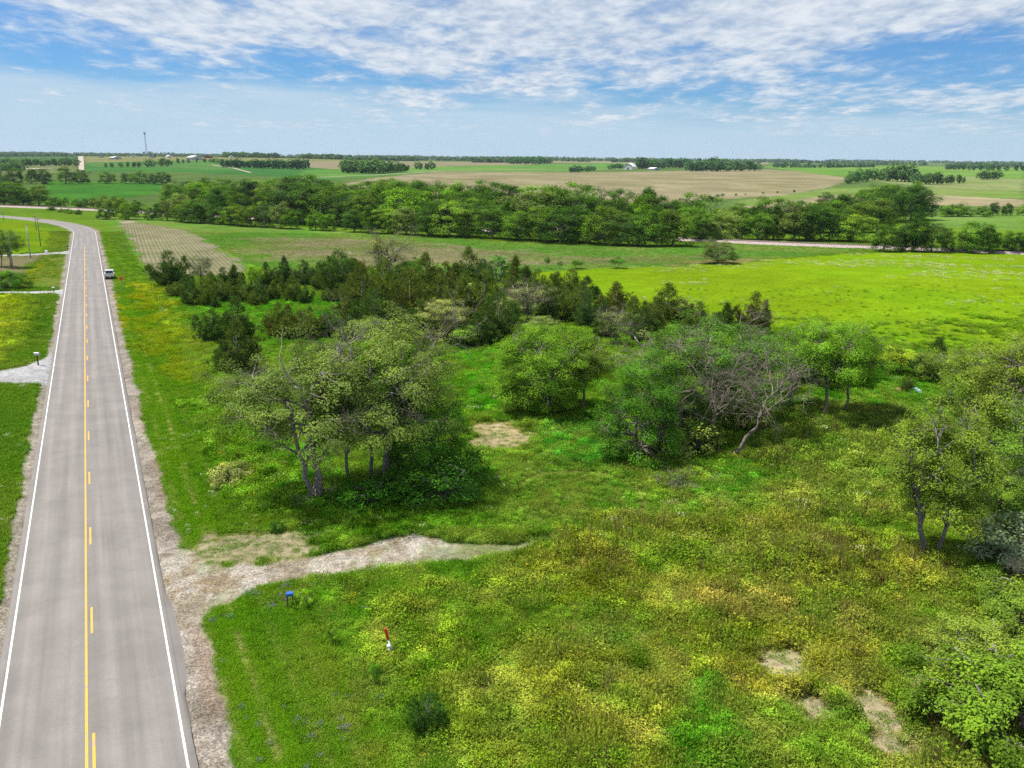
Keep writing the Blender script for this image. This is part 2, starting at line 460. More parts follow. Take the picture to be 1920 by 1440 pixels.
# (polygon in the photograph, colour A, colour B, noise size m, edge softness m, vegetation height, name)
LIME_A, LIME_B = (0.124, 0.226, 0.005), (0.147, 0.235, 0.006)
REGIONS = [
    # far fields
    (PP((0, 290), (150, 291), (150, 304), (0, 312)), (.060, .125, .050), (.075, .145, .050), 200, 8, 0),
    (PP((155, 292), (400, 292), (640, 296), (640, 303), (400, 301), (158, 305)), (.165, .185, .060), (.20, .20, .085), 200, 8, 0),
    (PP((158, 305), (400, 301), (640, 303), (640, 338), (330, 322), (158, 322)), (.045, .135, .030), (.055, .16, .032), 120, 8, 0),
    (PP((160, 306), (390, 303), (500, 308), (420, 318), (170, 312)), (.075, .17, .040), (.09, .19, .042), 120, 5, 0),
    (PP((0, 312), (140, 306), (140, 322), (0, 330)), (.12, .16, .05), (.15, .17, .07), 90, 8, 0),
    (PP((85, 340), (310, 343), (330, 356), (190, 378), (80, 380)), (.042, .140, .018), (.055, .16, .020), 60, 4, 0),
    (PP((560, 303), (960, 303), (1000, 300), (1000, 312), (640, 318), (560, 312)), (.20, .185, .105), (.23, .20, .12), 150, 8, 0),
    (PP((570, 318), (700, 316), (1000, 309), (1180, 304), (1200, 314), (1090, 322), (830, 322), (690, 333), (560, 335)), (.085, .195, .035), (.12, .22, .045), 150, 6, 0),
    (PP((640, 346), (700, 334), (830, 322), (1100, 323), (1440, 318), (1500, 322), (1600, 334), (1560, 350), (1480, 366), (1250, 380), (600, 380)), (.195, .178, .092), (.25, .215, .13), 60, 5, 0),
    (PP((1000, 300), (1440, 303), (1440, 308), (1000, 305)), (.19, .19, .10), (.21, .20, .11), 200, 8, 0),
    (PP((1430, 312), (1700, 311), (1920, 316), (1920, 345), (1790, 338), (1660, 340), (1600, 334), (1500, 322)), (.095, .205, .030), (.14, .225, .045), 120, 6, 0),
    (PP((1620, 338), (1800, 330), (1920, 336), (1920, 358), (1760, 352)), (.155, .205, .060), (.185, .215, .085), 80, 6, 0),
    (PP((1380, 378), (1560, 352), (1760, 352), (1920, 358), (1920, 372), (1740, 366), (1560, 366), (1400, 388)), (.125, .20, .04), (.16, .21, .06), 60, 6, 0),
    (PP((1390, 388), (1560, 366), (1760, 366), (1920, 374), (1920, 388), (1730, 384), (1480, 396)), (.25, .215, .125), (.28, .24, .14), 60, 5, 0),
    (PP((1700, 405), (1920, 400), (1920, 432), (1750, 425)), (.105, .195, .035), (.125, .20, .045), 40, 5, 0),
    (PP((640, 372), (760, 370), (760, 388), (640, 390)), (.07, .15, .02), (.09, .17, .03), 30, 5, 0),
    # the bottom land this side of the railway
    (PP((175, 405), (300, 408), (700, 438), (1100, 462), (1420, 456), (1660, 468), (1400, 492), (1240, 503), (1000, 512), (700, 530), (460, 520), (300, 520), (230, 440)), (.085, .195, .024), (.135, .205, .036), 20, 5, .25),
    (PP((470, 448), (620, 447), (860, 462), (1100, 480), (1320, 482), (1250, 494), (1000, 500), (820, 498), (640, 494), (520, 486), (470, 470)), (.135, .175, .050), (.205, .195, .105), 14, 9, .15),
    (PP((1280, 488), (1560, 486), (1420, 497), (1240, 506)), (.22, .20, .08), (.10, .17, .025), 10, 3, .15),
    # lime green pasture
    (PP((985, 512), (1130, 503), (1290, 499), (1420, 489), (1560, 478), (1660, 473), (2100, 470), (2200, 700), (1920, 690), (1780, 668), (1650, 655), (1480, 640), (1380, 615), (1180, 590), (1090, 555)), LIME_A, LIME_B, 25, 2.0, .35),
    # grass between the cedars
    (PP((310, 545), (480, 560), (660, 560), (720, 610), (560, 650), (440, 670), (400, 640)), (.050, .185, .006), (.075, .20, .010), 10, 1.5, .4),
    (PP((860, 655), (960, 640), (960, 760), (930, 790), (870, 760)), (.045, .20, .006), (.065, .215, .010), 8, 1.5, .5),
    (PP((1500, 760), (1640, 690), (1760, 700), (1760, 760), (1640, 780), (1560, 800)), (.045, .17, .008), (.065, .19, .012), 6, 1.5, .5),
    # yellow mustard beside the road
    (PP((-40, 560), (75, 560), (66, 600), (48, 650), (10, 678), (-60, 690)), (.34, .30, .004), (.24, .26, .005), 4, 1.5, .7),
    (PP((75, 556), (108, 560), (96, 630), (70, 655), (48, 652), (66, 600)), (.06, .16, .008), (.085, .175, .012), 4, 1.0, .6),
    (PP((-60, 415), (40, 412), (110, 440), (132, 462), (60, 474), (-60, 482)), (.115, .215, .006), (.155, .225, .008), 12, 3, .3),
    (PP((-60, 484), (90, 478), (52, 500), (40, 512), (-60, 506)), (.15, .14, .065), (.17, .155, .075), 6, 1.5, .1),
    (PP((60, 500), (90, 484), (100, 486), (60, 540), (40, 545)), (.15, .22, .006), (.21, .235, .006), 5, 1, .5),
    (PP((92, 484), (128, 478), (118, 538), (62, 540), (78, 512)), (.165, .17, .045), (.12, .18, .02), 6, 1.5, .1),
    (PP((90, 490), (114, 488), (104, 522), (84, 520)), (.10, .20, .008), (.15, .215, .008), 4, 1, .4),
    (PP((-80, 720), (76, 722), (70, 780), (40, 880), (-120, 900)), (.055, .16, .007), (.095, .18, .014), 5, 1, .5),
    # mown verge on the right of the road
    # foreground rough meadow zones
    (PP((400, 700), (520, 780), (570, 860), (560, 930), (430, 960), (390, 880), (380, 760)), (.165, .215, .035), (.085, .20, .012), 3.0, 2.5, .9),
    (PP((520, 780), (640, 840), (600, 930), (520, 930)), (.055, .205, .012), (.09, .21, .02), 3.0, 2.0, .8),
    (PP((900, 830), (1100, 800), (1250, 870), (1240, 980), (1000, 1010), (900, 960)), (.065, .185, .012), (.145, .20, .03), 3.5, 2.0, .45),
    (PP((1010, 790), (1130, 800), (1210, 870), (1130, 890), (1000, 860)), (.035, .185, .018), (.06, .20, .03), 4, 1.5, .5),
    (PP((960, 880), (1120, 870), (1220, 920), (1200, 980), (1000, 990), (940, 950)), (.14, .20, .035), (.075, .185, .015), 2.5, 1.5, .35),
    (PP((1240, 900), (1420, 860), (1460, 920), (1380, 990), (1250, 980)), (.05, .18, .012), (.10, .19, .025), 3, 2, .6),
    (PP((1420, 800), (1720, 780), (1740, 960), (1560, 1010), (1440, 960)), (.18, .20, .04), (.115, .175, .025), 3, 2, 1.0),
    (PP((1560, 770), (1700, 770), (1740, 800), (1640, 830), (1560, 820)), (.15, .125, .075), (.17, .17, .06), 3, 1.5, .7),
    (PP((1040, 1020), (1400, 970), (1720, 1020), (1760, 1160), (1500, 1200), (1060, 1180), (900, 1130)), (.155, .19, .016), (.20, .205, .022), 3.5, 3, 1.0),
    (PP((1240, 1120), (1420, 1110), (1640, 1160), (1760, 1240), (1640, 1260), (1400, 1230), (1260, 1200)), (.21, .155, .05), (.15, .185, .025), 2.0, 2, .9),
    (PP((760, 1180), (1060, 1160), (1300, 1220), (1240, 1460), (760, 1460)), (.145, .18, .014), (.19, .195, .022), 2.5, 3, .9),
    (PP((1060, 1110), (1200, 1150), (1190, 1220), (1060, 1230)), (.05, .155, .006), (.08, .17, .008), 2, 1.5, .8),
    (PP((1290, 1300), (1420, 1290), (1560, 1330), (1740, 1330), (1740, 1480), (1280, 1480)), (.030, .155, .004), (.05, .17, .006), 2.5, 1.3, .7),
    (PP((1380, 1200), (1540, 1200), (1660, 1250), (1640, 1300), (1440, 1300), (1370, 1250)), (.235, .225, .02), (.17, .18, .02), 1.6, 1.2, .9),
    (PP((1700, 1130), (2000, 1080), (2000, 1500), (1720, 1480)), (.06, .15, .008), (.10, .17, .015), 2, 1.5, .9),
]
MUSTARD = [
    (PP((232, 528), (296, 535), (330, 575), (372, 650), (348, 664), (300, 620), (262, 570)), (.25, .25, .004), (.18, .22, .006), 5, 1.8, .6),
    (PP((262, 600), (350, 655), (400, 700), (390, 740), (330, 700), (280, 650)), (.15, .22, .006), (.19, .22, .010), 5, 2.5, .55),
    (PP((206, 545), (214, 545), (232, 610), (226, 620), (212, 580)), (.24, .24, .004), (.14, .20, .006), 4, .9, .4),
]
# straw, bare soil and gravel: drawn last, with ragged edges
BARE = [
    (PP((384, 1002), (470, 990), (560, 992), (612, 1008), (560, 1036), (470, 1048), (384, 1042)), (.36, .31, .19), (.27, .235, .13), 1.5, .7, .10),
    (PP((868, 806), (905, 794), (960, 794), (998, 812), (985, 836), (930, 846), (880, 832)), (.36, .29, .17), (.30, .25, .12), 1.2, .6, .10),
    (PP((1480, 1346), (1530, 1330), (1560, 1350), (1580, 1372), (1540, 1380), (1500, 1362)), (.33, .27, .17), (.26, .22, .13), .8, .6, .10),
    (PP((1596, 1310), (1640, 1296), (1660, 1322), (1630, 1345), (1600, 1338)), (.33, .27, .17), (.26, .22, .13), .8, .6, .10),
    (PP((1616, 1378), (1660, 1368), (1690, 1396), (1660, 1406), (1620, 1396)), (.33, .27, .17), (.26, .22, .13), .8, .6, .10),
    (PP((1712, 1262), (1752, 1252), (1758, 1290), (1722, 1296)), (.36, .28, .18), (.30, .24, .14), .8, .6, .10),
    (PP((1424, 1240), (1470, 1222), (1500, 1245), (1466, 1272)), (.36, .30, .19), (.27, .25, .12), 1, .5, .1),
    (PP((880, 1282), (935, 1270), (950, 1300), (905, 1312)), (.30, .27, .12), (.24, .22, .08), 1, .5, .2),
    (PP((1180, 1186), (1240, 1176), (1250, 1200), (1196, 1210)), (.30, .26, .15), (.24, .22, .08), 1, .5, .2),
    (PP((632, 1268), (700, 1262), (690, 1330), (640, 1330)), (.21, .22, .055), (.15, .19, .03), 1, .7, .3),
    (PP((226, 414), (252, 414), (256, 421), (230, 424)), (.32, .26, .20), (.30, .25, .18), 4, 1.2, 0),
]
PATH = PP((300, 1060), (345, 1030), (370, 1058), (420, 1066), (500, 1062), (560, 1054), (640, 1034), (720, 1013), (776, 1003), (830, 1016), (900, 1023),
          (960, 1020), (1040, 1006), (1060, 1018), (980, 1036), (900, 1044), (820, 1052), (700, 1064), (600, 1078), (500, 1092), (440, 1114), (400, 1144), (372, 1166), (330, 1200))
DRIVE = [PP((100, 662), (97, 712), (88, 722), (40, 719), (-60, 722), (-120, 728), (-120, 704), (0, 696), (50, 686), (80, 672)),
         PP((124, 541), (121, 560), (113, 553), (100, 551), (50, 551), (-60, 551), (-60, 546.5), (50, 546.5), (104, 545)),
         PP((137, 466), (136, 477), (100, 476.5), (60, 479), (-40, 482), (-40, 479), (60, 476), (110, 473), (128, 470))]
ring_c = g1(1085, 935)[:2]
row_dir = None

def cover(x, y):
    """colour, vegetation height and gravel share of the ground at x, y"""
    x, y = np.asarray(x, float), np.asarray(y, float)
    n = len(x)
    wob = lambda s, seed: (fbm(x, y, s, seed, 3) - 0.5) * 2
    w1, w2 = wob(6.0, 3), wob(1.3, 5)
    near = y < 400
    A, B = np.array((.085, .18, .010)), np.array((.125, .20, .018))
    t = fbm(x, y, 6.0, 11)[:, None]
    col = A * (1 - t) + B * t
    veg = np.full(n, 0.45)
    fr = sstep(430, 620, y)[:, None]
    col = col * (1 - fr) + fr * (np.array((.070, .130, .028)) * (1 - t) + np.array((.10, .145, .045)) * t)
    gravel = np.zeros(n)
    dist = np.hypot(x, y)
    def paint(poly, ca, cb, ns, soft, vg, seed, rag=1.0):
        nonlocal col, veg
        lo, hi = poly.min(0) - 6 * soft, poly.max(0) + 6 * soft
        k = (x > lo[0]) & (x < hi[0]) & (y > lo[1]) & (y < hi[1])
        if not k.any():
            return
        sd = poly_sd(x[k], y[k], poly) + (w1[k] * 1.1 + w2[k] * 0.6) * soft * rag
        mk = 1 - sstep(-soft * 0.5, soft * 0.5, sd)
        tt = fbm(x[k], y[k], ns, seed, 4)
        tt = sstep(0.25, 0.75, tt)[:, None]
        c = np.array(ca) * (1 - tt) + np.array(cb) * tt
        col[k] = col[k] * (1 - mk[:, None]) + c * mk[:, None]
        veg[k] = veg[k] * (1 - mk) + vg * mk
    for i, (poly, ca, cb, ns, soft, vg) in enumerate(REGIONS):
        paint(poly, ca, cb, ns, soft, vg, 20 + i)
    # the foreground meadow: patches of deep green, olive and straw
    fg = (1 - sstep(110, 150, y)) * sstep(8.5, 11, np.where(y < 400, road_lateral(x, y), 0))
    p1 = fbm(x, y, 5.0, 71, 4); p2 = fbm(x, y, 2.2, 72, 4); p3 = fbm(x, y, 1.1, 75, 3)
    def blend(mask, c):
        nonlocal col
        mk = (mask * fg)[:, None]
        col = col * (1 - mk) + np.array(c) * mk
    blend(0.45 * sstep(0.55, 0.75, p1), (.050, .150, .006))
    blend(0.40 * sstep(0.60, 0.80, 1 - p1), (.185, .20, .030))
    blend(0.35 * sstep(0.62, 0.85, p2), (.24, .215, .055))
    blend(0.45 * sstep(0.60, 0.82, 1 - p2), (.045, .135, .005))
    veg = veg * (1 + fg * 0.5 * (p2 - 0.5))
    # mown verge: bands parallel to the road
    lat = road_lateral(x, y)
    south = x * rd[0] + y * rd[1]
    verge = sstep(4.4, 5.4, lat + w2 * 0.3) * (1 - sstep(7.6, 8.8, lat + w1 * 0.5)) * (y < 330)
    c = np.array((.075, .165, .007)) * (1 - t) + np.array((.105, .185, .010)) * t
    col = col * (1 - verge[:, None]) + c * verge[:, None]
    veg = np.where(verge > 0.5, 0.22, veg)
    band2 = sstep(8.2, 9.0, lat + w1 * .4) * (1 - sstep(11.5, 13.5, lat + w1)) * (y < 240) * (y > 56) * 0.7
    c = np.array((.075, .19, .006)) * (1 - t) + np.array((.12, .205, .010)) * t
    col = col * (1 - band2[:, None]) + c * band2[:, None]
    for off, wd, amt in ((7.15, .20, .95), (5.85, .16, .55), (8.9, .16, .45), (10.2, .16, .35)):
        tr = np.exp(-((lat - off + 0.12 * w1) / wd) ** 2) * amt * sstep(.25, .6, p2) * (y < 140)
        col = col * (1 - tr[:, None]) + np.array((.27, .25, .09)) * tr[:, None]
        veg = veg * (1 - 0.75 * tr)
    vl = sstep(4.4, 5.2, -lat + w2 * .3) * (1 - sstep(9, 12, -lat + w1)) * (y < 330)
    col = col * (1 - 0.55 * vl[:, None]) + 0.55 * vl[:, None] * (np.array((.085, .165, .012)) * (1 - t) + np.array((.14, .17, .03)) * t)
    for i, (poly, ca, cb, ns, soft, vg) in enumerate(MUSTARD):
        paint(poly, ca, cb, ns, soft, vg, 90 + i, 1.3)
    # tyre rings in the meadow
    dr = np.hypot((x - ring_c[0]), (y - ring_c[1]) * 0.9)
    for rr in (3.4, 4.7, 5.1):
        tr = np.exp(-((dr - rr + w1 * .25) / .22) ** 2) * 0.5 * sstep(.3, .6, p1 * .4 + p2 * .6)
        col = col * (1 - tr[:, None]) + np.array((.27, .25, .10)) * tr[:, None]
        veg = veg * (1 - 0.7 * tr)
    for i, (poly, ca, cb, ns, soft, vg) in enumerate(BARE):
        pc = poly.mean(0)
        paint(pc + (poly - pc) * (1.0 if i < 2 or i > 9 else .5), ca, cb, ns, soft * 1.25, vg, 120 + i, 1.8)
    # gravel: shoulders, track, driveways
    def gravelly(mask, ca, cb, ns, seed, rough=1.0):
        nonlocal col, veg, gravel
        tt = sstep(.3, .7, fbm(x, y, ns, seed, 4))[:, None]
        c = np.array(ca) * (1 - tt) + np.array(cb) * tt
        mk = mask[:, None]
        col = col * (1 - mk) + c * mk
        veg = veg * (1 - mask)
        gravel = np.maximum(gravel, mask * rough)
    sR = sstep(ROAD_HALF - .5, ROAD_HALF + .1, lat) * (1 - sstep(-.25, .25, lat - (5.15 + 0.25 * w1 + .18 * w2 + .35 * sstep(70, 45, y)))) * (y < 480)
    sR = sR * (1 - sstep(330, 480, y))
    gravelly(sR, (.235, .20, .16), (.32, .28, .235), 1.2, 301)
    sL = sstep(ROAD_HALF - .5, ROAD_HALF + .1, -lat) * (1 - sstep(-.25, .25, -lat - (4.75 + 0.25 * w1 + .18 * w2))) * (1 - sstep(330, 480, y)) * (y < 480)
    gravelly(sL, (.27, .235, .18), (.33, .29, .24), 1.0, 302)
    brown = sstep(-.2, .2, lat - (4.75 + 0.2 * w1)) * sR * 0.55 * sstep(.4, .7, fbm(x, y, 9, 310))
    col = col * (1 - brown[:, None]) + np.array((.25, .175, .12)) * brown[:, None]
    k = y < 90
    sd = np.full(n, 99.0)
    sd[k] = poly_sd(x[k], y[k], PATH)
    pm = (1 - sstep(-.35, .35, sd + w1 * .45 + w2 * .35)) * (0.20 + 0.80 * sstep(5, -7, x) ** 1.3) * np.clip(1.25 - 0.55 * sstep(.5, .75, fbm(x, y, 2.4, 330)), 0, 1)
    gravelly(pm, (.285, .24, .175), (.41, .37, .31), 1.5, 303)
    wheel = sstep(.50, .72, fbm(x, y, 1.1, 340)) * pm * .75
    col = col * (1 - wheel[:, None]) + np.array((.23, .17, .10)) * wheel[:, None]
    for i, d_ in enumerate(DRIVE):
        lo, hi = d_.min(0) - 3, d_.max(0) + 3
        k = (x > lo[0]) & (x < hi[0]) & (y > lo[1]) & (y < hi[1])
        mk = np.zeros(n)
        mk[k] = 1 - sstep(-.25, .25, poly_sd(x[k], y[k], d_) + w1[k] * .25 + w2[k] * .2)
        gravelly(mk, (.38, .375, .37), (.43, .425, .42), 2, 305 + i, .4)
    return col, np.clip(veg, 0, 1.6), gravel

# ----------------------------------------------------------------- the ground: one sheet to the horizon
def ground_grid(nc=560, nr=760):
    Y = np.concatenate([np.linspace(6, 26, 14)[:-1], np.geomspace(26, 9200, nr)])
    S = np.linspace(-1, 1, nc)
    S = np.sign(S) * np.abs(S) ** 1.15
    hw = 14 + 0.86 * Y
    X = S[None, :] * hw[:, None]
    YY = np.repeat(Y[:, None], nc, 1)
    return X, YY
GX, GY = ground_grid()
gcol, gveg, ggrav = cover(GX.ravel(), GY.ravel())
GZ = tz(GX.ravel(), GY.ravel())
# uneven sod
GZ = GZ + (np.where(GY.ravel() < 260, 1, 0)) * gveg * 0.22 * (fbm(GX.ravel(), GY.ravel(), 2.6, 91, 3) - 0.5) * (np.abs(road_lateral(GX.ravel(), GY.ravel())) > 5.6)
nr_, nc_ = GX.shape
ii = np.arange(nr_ * nc_).reshape(nr_, nc_)
quads = np.stack([ii[:-1, :-1], ii[:-1, 1:], ii[1:, 1:], ii[1:, :-1]], -1).reshape(-1, 4)

def ground_material():
    mt = bpy.data.materials.new('ground')
    mt.use_nodes = True
    N = NT(mt.node_tree)
    out = N.n('ShaderNodeOutputMaterial')
    ca = N.n('ShaderNodeAttribute', attribute_type='GEOMETRY', attribute_name='gcol').outputs['Color']
    gr = N.n('ShaderNodeAttribute', attribute_type='GEOMETRY', attribute_name='gravel').outputs['Fac']
    pos = N.n('ShaderNodeNewGeometry').outputs['Position']
    f1 = N.noise(pos, 1.6, 5.0, 0.72)
    f2 = N.noise(pos, 0.16, 5.0, 0.7)
    f3 = N.noise(pos, 0.016, 4.0, 0.62)
    k = N.math('MULTIPLY', N.ramp(f1, 0.25, 0.75, 0.70, 1.30), N.math('MULTIPLY', N.ramp(f2, 0.3, 0.7, 0.87, 1.13), N.ramp(f3, 0.3, 0.7, 0.86, 1.14)))
    c = N.mix(1.0, ca, N.n('ShaderNodeCombineXYZ', inp={0: k, 1: k, 2: k}).outputs[0], 'MULTIPLY')
    # a little dead grass in the green
    c = N.mix(N.math('MULTIPLY', N.ramp(N.noise(pos, 0.55, 4.0, 0.75), 0.58, 0.80, 0.0, 0.2), N.math('SUBTRACT', 1.0, gr)), c, (0.27, 0.25, 0.09))
    # stones
    vo = N.n('ShaderNodeTexVoronoi', feature='F1', inp={'Scale': 14.0, 'Randomness': 1.0})
    N.link(pos, vo.inputs['Vector'])
    vs = N.n('ShaderNodeSeparateColor', inp={0: vo.outputs['Color']})
    st = N.ramp(vs.outputs[0], 0.0, 1.0, 0.45, 1.45)
    cg = N.mix(1.0, c, N.n('ShaderNodeCombineXYZ', inp={0: st, 1: st, 2: st}).outputs[0], 'MULTIPLY')
    c = N.mix(N.math('MULTIPLY', gr, 0.75), c, cg)
    b = N.n('ShaderNodeBsdfDiffuse', inp={'Color': c, 'Roughness': 0.6})
    h = N.math('ADD', N.math('MULTIPLY', f1, 0.35), N.math('MULTIPLY', f2, 0.9))
    bp = N.n('ShaderNodeBump', inp={'Strength': 0.7, 'Distance': 0.8, 'Height': h})
    N.link(bp.outputs[0], b.inputs['Normal'])
    N.link(b.outputs[0], out.inputs[0])
    return mt
M_GROUND = ground_material()
col4 = np.concatenate([gcol, np.ones((len(gcol), 1))], 1)
put('ground', new_mesh('ground', np.stack([GX.ravel(), GY.ravel(), GZ], -1), quads, [M_GROUND],
    attrs={'gcol': ('FLOAT_COLOR', 'POINT', col4), 'gravel': ('FLOAT', 'POINT', ggrav)}, smooth=True), kind='structure')

# ----------------------------------------------------------------- road
def asphalt_material():
    mt = bpy.data.materials.new('asphalt')
    mt.use_nodes = True
    N = NT(mt.node_tree)
    out = N.n('ShaderNodeOutputMaterial')
    lat = N.n('ShaderNodeAttribute', attribute_type='GEOMETRY', attribute_name='lat').outputs['Fac']
    along = N.n('ShaderNodeAttribute', attribute_type='GEOMETRY', attribute_name='along').outputs['Fac']
    pos = N.n('ShaderNodeNewGeometry').outputs['Position']
    st = N.n('ShaderNodeCombineXYZ', inp={0: N.math('MULTIPLY', lat, 1.6), 1: N.math('MULTIPLY', along, 0.03), 2: 0.0}).outputs[0]
    streak = N.noise(st, 1.0, 5.0, 0.55)
    grain = N.noise(pos, 22.0, 4.0, 0.8)
    blot = N.noise(pos, 0.35, 6.0, 0.65)
    # polished wheel paths, paler
    la = N.math('ABSOLUTE', N.math('ADD', lat, 0.05))
    wp = N.math('MINIMUM', N.math('ABSOLUTE', N.math('SUBTRACT', la, 0.95)), N.math('ABSOLUTE', N.math('SUBTRACT', la, 2.65)))
    wpm = N.ramp(wp, 0.15, 0.6, 1.0, 0.0)
    base = N.mix(N.ramp(streak, 0.3, 0.7), (.160, .146, .134), (.196, .179, .166))
    base = N.mix(N.math('MULTIPLY', wpm, N.ramp(streak, 0.3, 0.65, 0.1, 0.55)), base, (.238, .212, .190))
    k = N.math('MULTIPLY', N.ramp(grain, 0.2, 0.8, 0.74, 1.26), N.ramp(blot, 0.3, 0.7, 0.90, 1.10))
    c = N.mix(1.0, base, N.n('ShaderNodeCombineXYZ', inp={0: k, 1: k, 2: k}).outputs[0], 'MULTIPLY')
    c = N.mix(N.ramp(N.noise(pos, 0.9, 5.0, 0.7), 0.60, 0.74, 0.0, 0.35), c, (.11, .10, .098))
    c = N.mix(N.ramp(N.noise(pos, 60.0, 2.0, 0.6), 0.62, 0.75, 0.0, 0.4), c, (.36, .33, .30))
    b = N.n('ShaderNodeBsdfPrincipled', inp={'Base Color': c, 'Roughness': 0.75, 'Specular IOR Level': 0.3})
    bp = N.n('ShaderNodeBump', inp={'Strength': 0.25, 'Distance': 0.02, 'Height': grain})
    N.link(bp.outputs[0], b.inputs['Normal'])
    N.link(b.outputs[0], out.inputs[0])
    return mt

def paint_material(name, col):
    mt = bpy.data.materials.new(name)
    mt.use_nodes = True
    N = NT(mt.node_tree)
    out = N.n('ShaderNodeOutputMaterial')
    pos = N.n('ShaderNodeNewGeometry').outputs['Position']
    w = N.ramp(N.noise(pos, 4.0, 7.0, 0.8), 0.47, 0.66, 0.0, 0.8)
    c = N.mix(w, col, (.26, .235, .22))
    b = N.n('ShaderNodeBsdfPrincipled', inp={'Base Color': c, 'Roughness': 0.65, 'Specular IOR Level': 0.3})
    N.link(b.outputs[0], out.inputs[0])
    return mt

def strip(lats, s0, s1, zoff, step=3.0, edge_noise=0.0, seed=0):
    """a sheet along the road between lateral offsets; returns verts, quads, lat, along"""
    ss = np.arange(s0, s1 + 1e-6, step)
    if ss[-1] < s1 - 1e-3:
        ss = np.append(ss, s1)
    rows = []
    rng = np.random.default_rng(seed)
    for s in ss:
        p, t = road_centre(s)
        n = np.array([t[1], -t[0]])
        l = np.array(lats, float)
        if edge_noise:
            l[0] += edge_noise * (vnoise(np.array([s / 2.7]), np.array([0.3]), seed)[0] - .5)
            l[-1] += edge_noise * (vnoise(np.array([s / 2.3]), np.array([7.3]), seed)[0] - .5)
        q = p[None] + n[None] * l[:, None]
        rows.append(np.column_stack([q, l, np.full(len(l), s)]))
    R = np.array(rows)
    k, c = R.shape[:2]
    z = tz0(R[..., 0], R[..., 1]) + zoff
    V = np.stack([R[..., 0], R[..., 1], z], -1).reshape(-1, 3)
    ii = np.arange(k * c).reshape(k, c)
    q = np.stack([ii[:-1, :-1], ii[:-1, 1:], ii[1:, 1:], ii[1:, :-1]], -1).reshape(-1, 4)
    return V, q, R[..., 2].ravel(), R[..., 3].ravel()

H = ROAD_HALF
M_ASPH = asphalt_material()
M_WHITE = paint_material('white_road_paint', (.72, .71, .68))
M_YELLOW = paint_material('yellow_road_paint', (.62, .36, .05))
V, q, la, al = strip([-H - .42, -H - .36, -H - .15, -H * .66, -H * .33, 0, H * .33, H * .66, H + .15, H + .36, H + .42], -40, 900, 0.0, 2.0, 0.14, 5)
V[:, 2] += np.where(np.abs(la) > H + .39, -0.12, 0.02) + 0.05 * (1 - (np.clip(np.abs(la), 0, H) / H) ** 2)
road = put('road', new_mesh('road', V, q, [M_ASPH], attrs={'lat': ('FLOAT', 'POINT', la), 'along': ('FLOAT', 'POINT', al)}, smooth=True), kind='structure')
crown = lambda l: 0.02 + 0.05 * (1 - (np.clip(np.abs(l), 0, H) / H) ** 2)
def mark(name, l0, l1, s0, s1, mat, step=2.0):
    V, q, la, al = strip([l0, (l0 + l1) / 2, l1], s0, s1, 0.0, step)
    V[:, 2] += crown(la) + 0.012
    return put(name, new_mesh(name, V, q, [mat]), parent=road)
mark('edge_line', H - .05, H + .05, -40, 900, M_WHITE)
mark('edge_line', -H - .05, -H + .05, -40, 900, M_WHITE)
mark('centre_line', -.20, -.08, -40, 268, M_YELLOW)
s_d = float(np.dot(g1(172, 1190)[:2] - rp0, rd))
for k in range(-2, 20):
    mark('centre_dash', .08, .20, s_d + k * 12.19, s_d + k * 12.19 + 3.05, M_YELLOW, 1.0)
# the little widened lip of asphalt at the track entrance
lipS = [float(np.dot(g1(*p)[:2] - rp0, rd)) for p in ((300, 1100), (322, 1225))]
V, q, la, al = strip([H + .30, H + .5, H + .9], lipS[1] - 4, lipS[0] + 8, 0.0, 0.5)
bow = np.clip(1 - np.abs((al - (lipS[1] + 1.5)) / 6.0) ** 2, 0, 1)
nvec = np.array([rd[1], -rd[0]])
shift = (la - (H + .30)) * (1.0 * bow - 1)
V[:, 0] += nvec[0] * shift; V[:, 1] += nvec[1] * shift
V[:, 2] += 0.024 - 0.05 * (la > H + .8)
put('asphalt_lip', new_mesh('asphalt_lip', V, q, [M_ASPH], attrs={'lat': ('FLOAT', 'POINT', la), 'along': ('FLOAT', 'POINT', al)}), parent=road)

# ----------------------------------------------------------------- ploughed field with crop rows
def drape(poly, zoff, n=60, name='sheet'):
    """a finely divided sheet inside a convex-ish polygon given as left chain / right chain quads"""
fieldP = PP((224, 419), (258, 417), (345, 431), (382, 446), (466, 497), (456, 516), (285, 519), (262, 500))
def row_field():
    lo, hi = fieldP.min(0), fieldP.max(0)
    xs = np.arange(lo[0] - 2, hi[0] + 2, 1.6)
    ys = np.arange(lo[1] - 2, hi[1] + 2, 1.6)
    X, Y = np.meshgrid(xs, ys)
    sd = poly_sd(X.ravel(), Y.ravel(), fieldP) + (fbm(X.ravel(), Y.ravel(), 9, 401) - .5) * 5
    keep = (sd < 0).reshape(X.shape)
    ii = np.arange(X.size).reshape(X.shape)
    kq = keep[:-1, :-1] & keep[1:, :-1] & keep[:-1, 1:] & keep[1:, 1:]
    q = np.stack([ii[:-1, :-1], ii[:-1, 1:], ii[1:, 1:], ii[1:, :-1]], -1)[kq]
    V = np.stack([X, Y, tz0(X, Y) + 0.05], -1).reshape(-1, 3)
    used = np.unique(q)
    mp = np.full(X.size, -1); mp[used] = np.arange(len(used))
    return V[used], mp[q]
V, q = row_field()
mt = bpy.data.materials.new('ploughed_soil'); mt.use_nodes = True
N = NT(mt.node_tree)
out = N.n('ShaderNodeOutputMaterial')
pos = N.n('ShaderNodeNewGeometry').outputs['Position']
pa, pb = g1(300, 440)[:2], g1(345, 515)[:2]
rang = math.atan2((pb - pa)[1], (pb - pa)[0])
mp_ = N.n('ShaderNodeMapping', vector_type='POINT', inp={'Rotation': (0, 0, -rang)})
N.link(pos, mp_.inputs['Vector'])
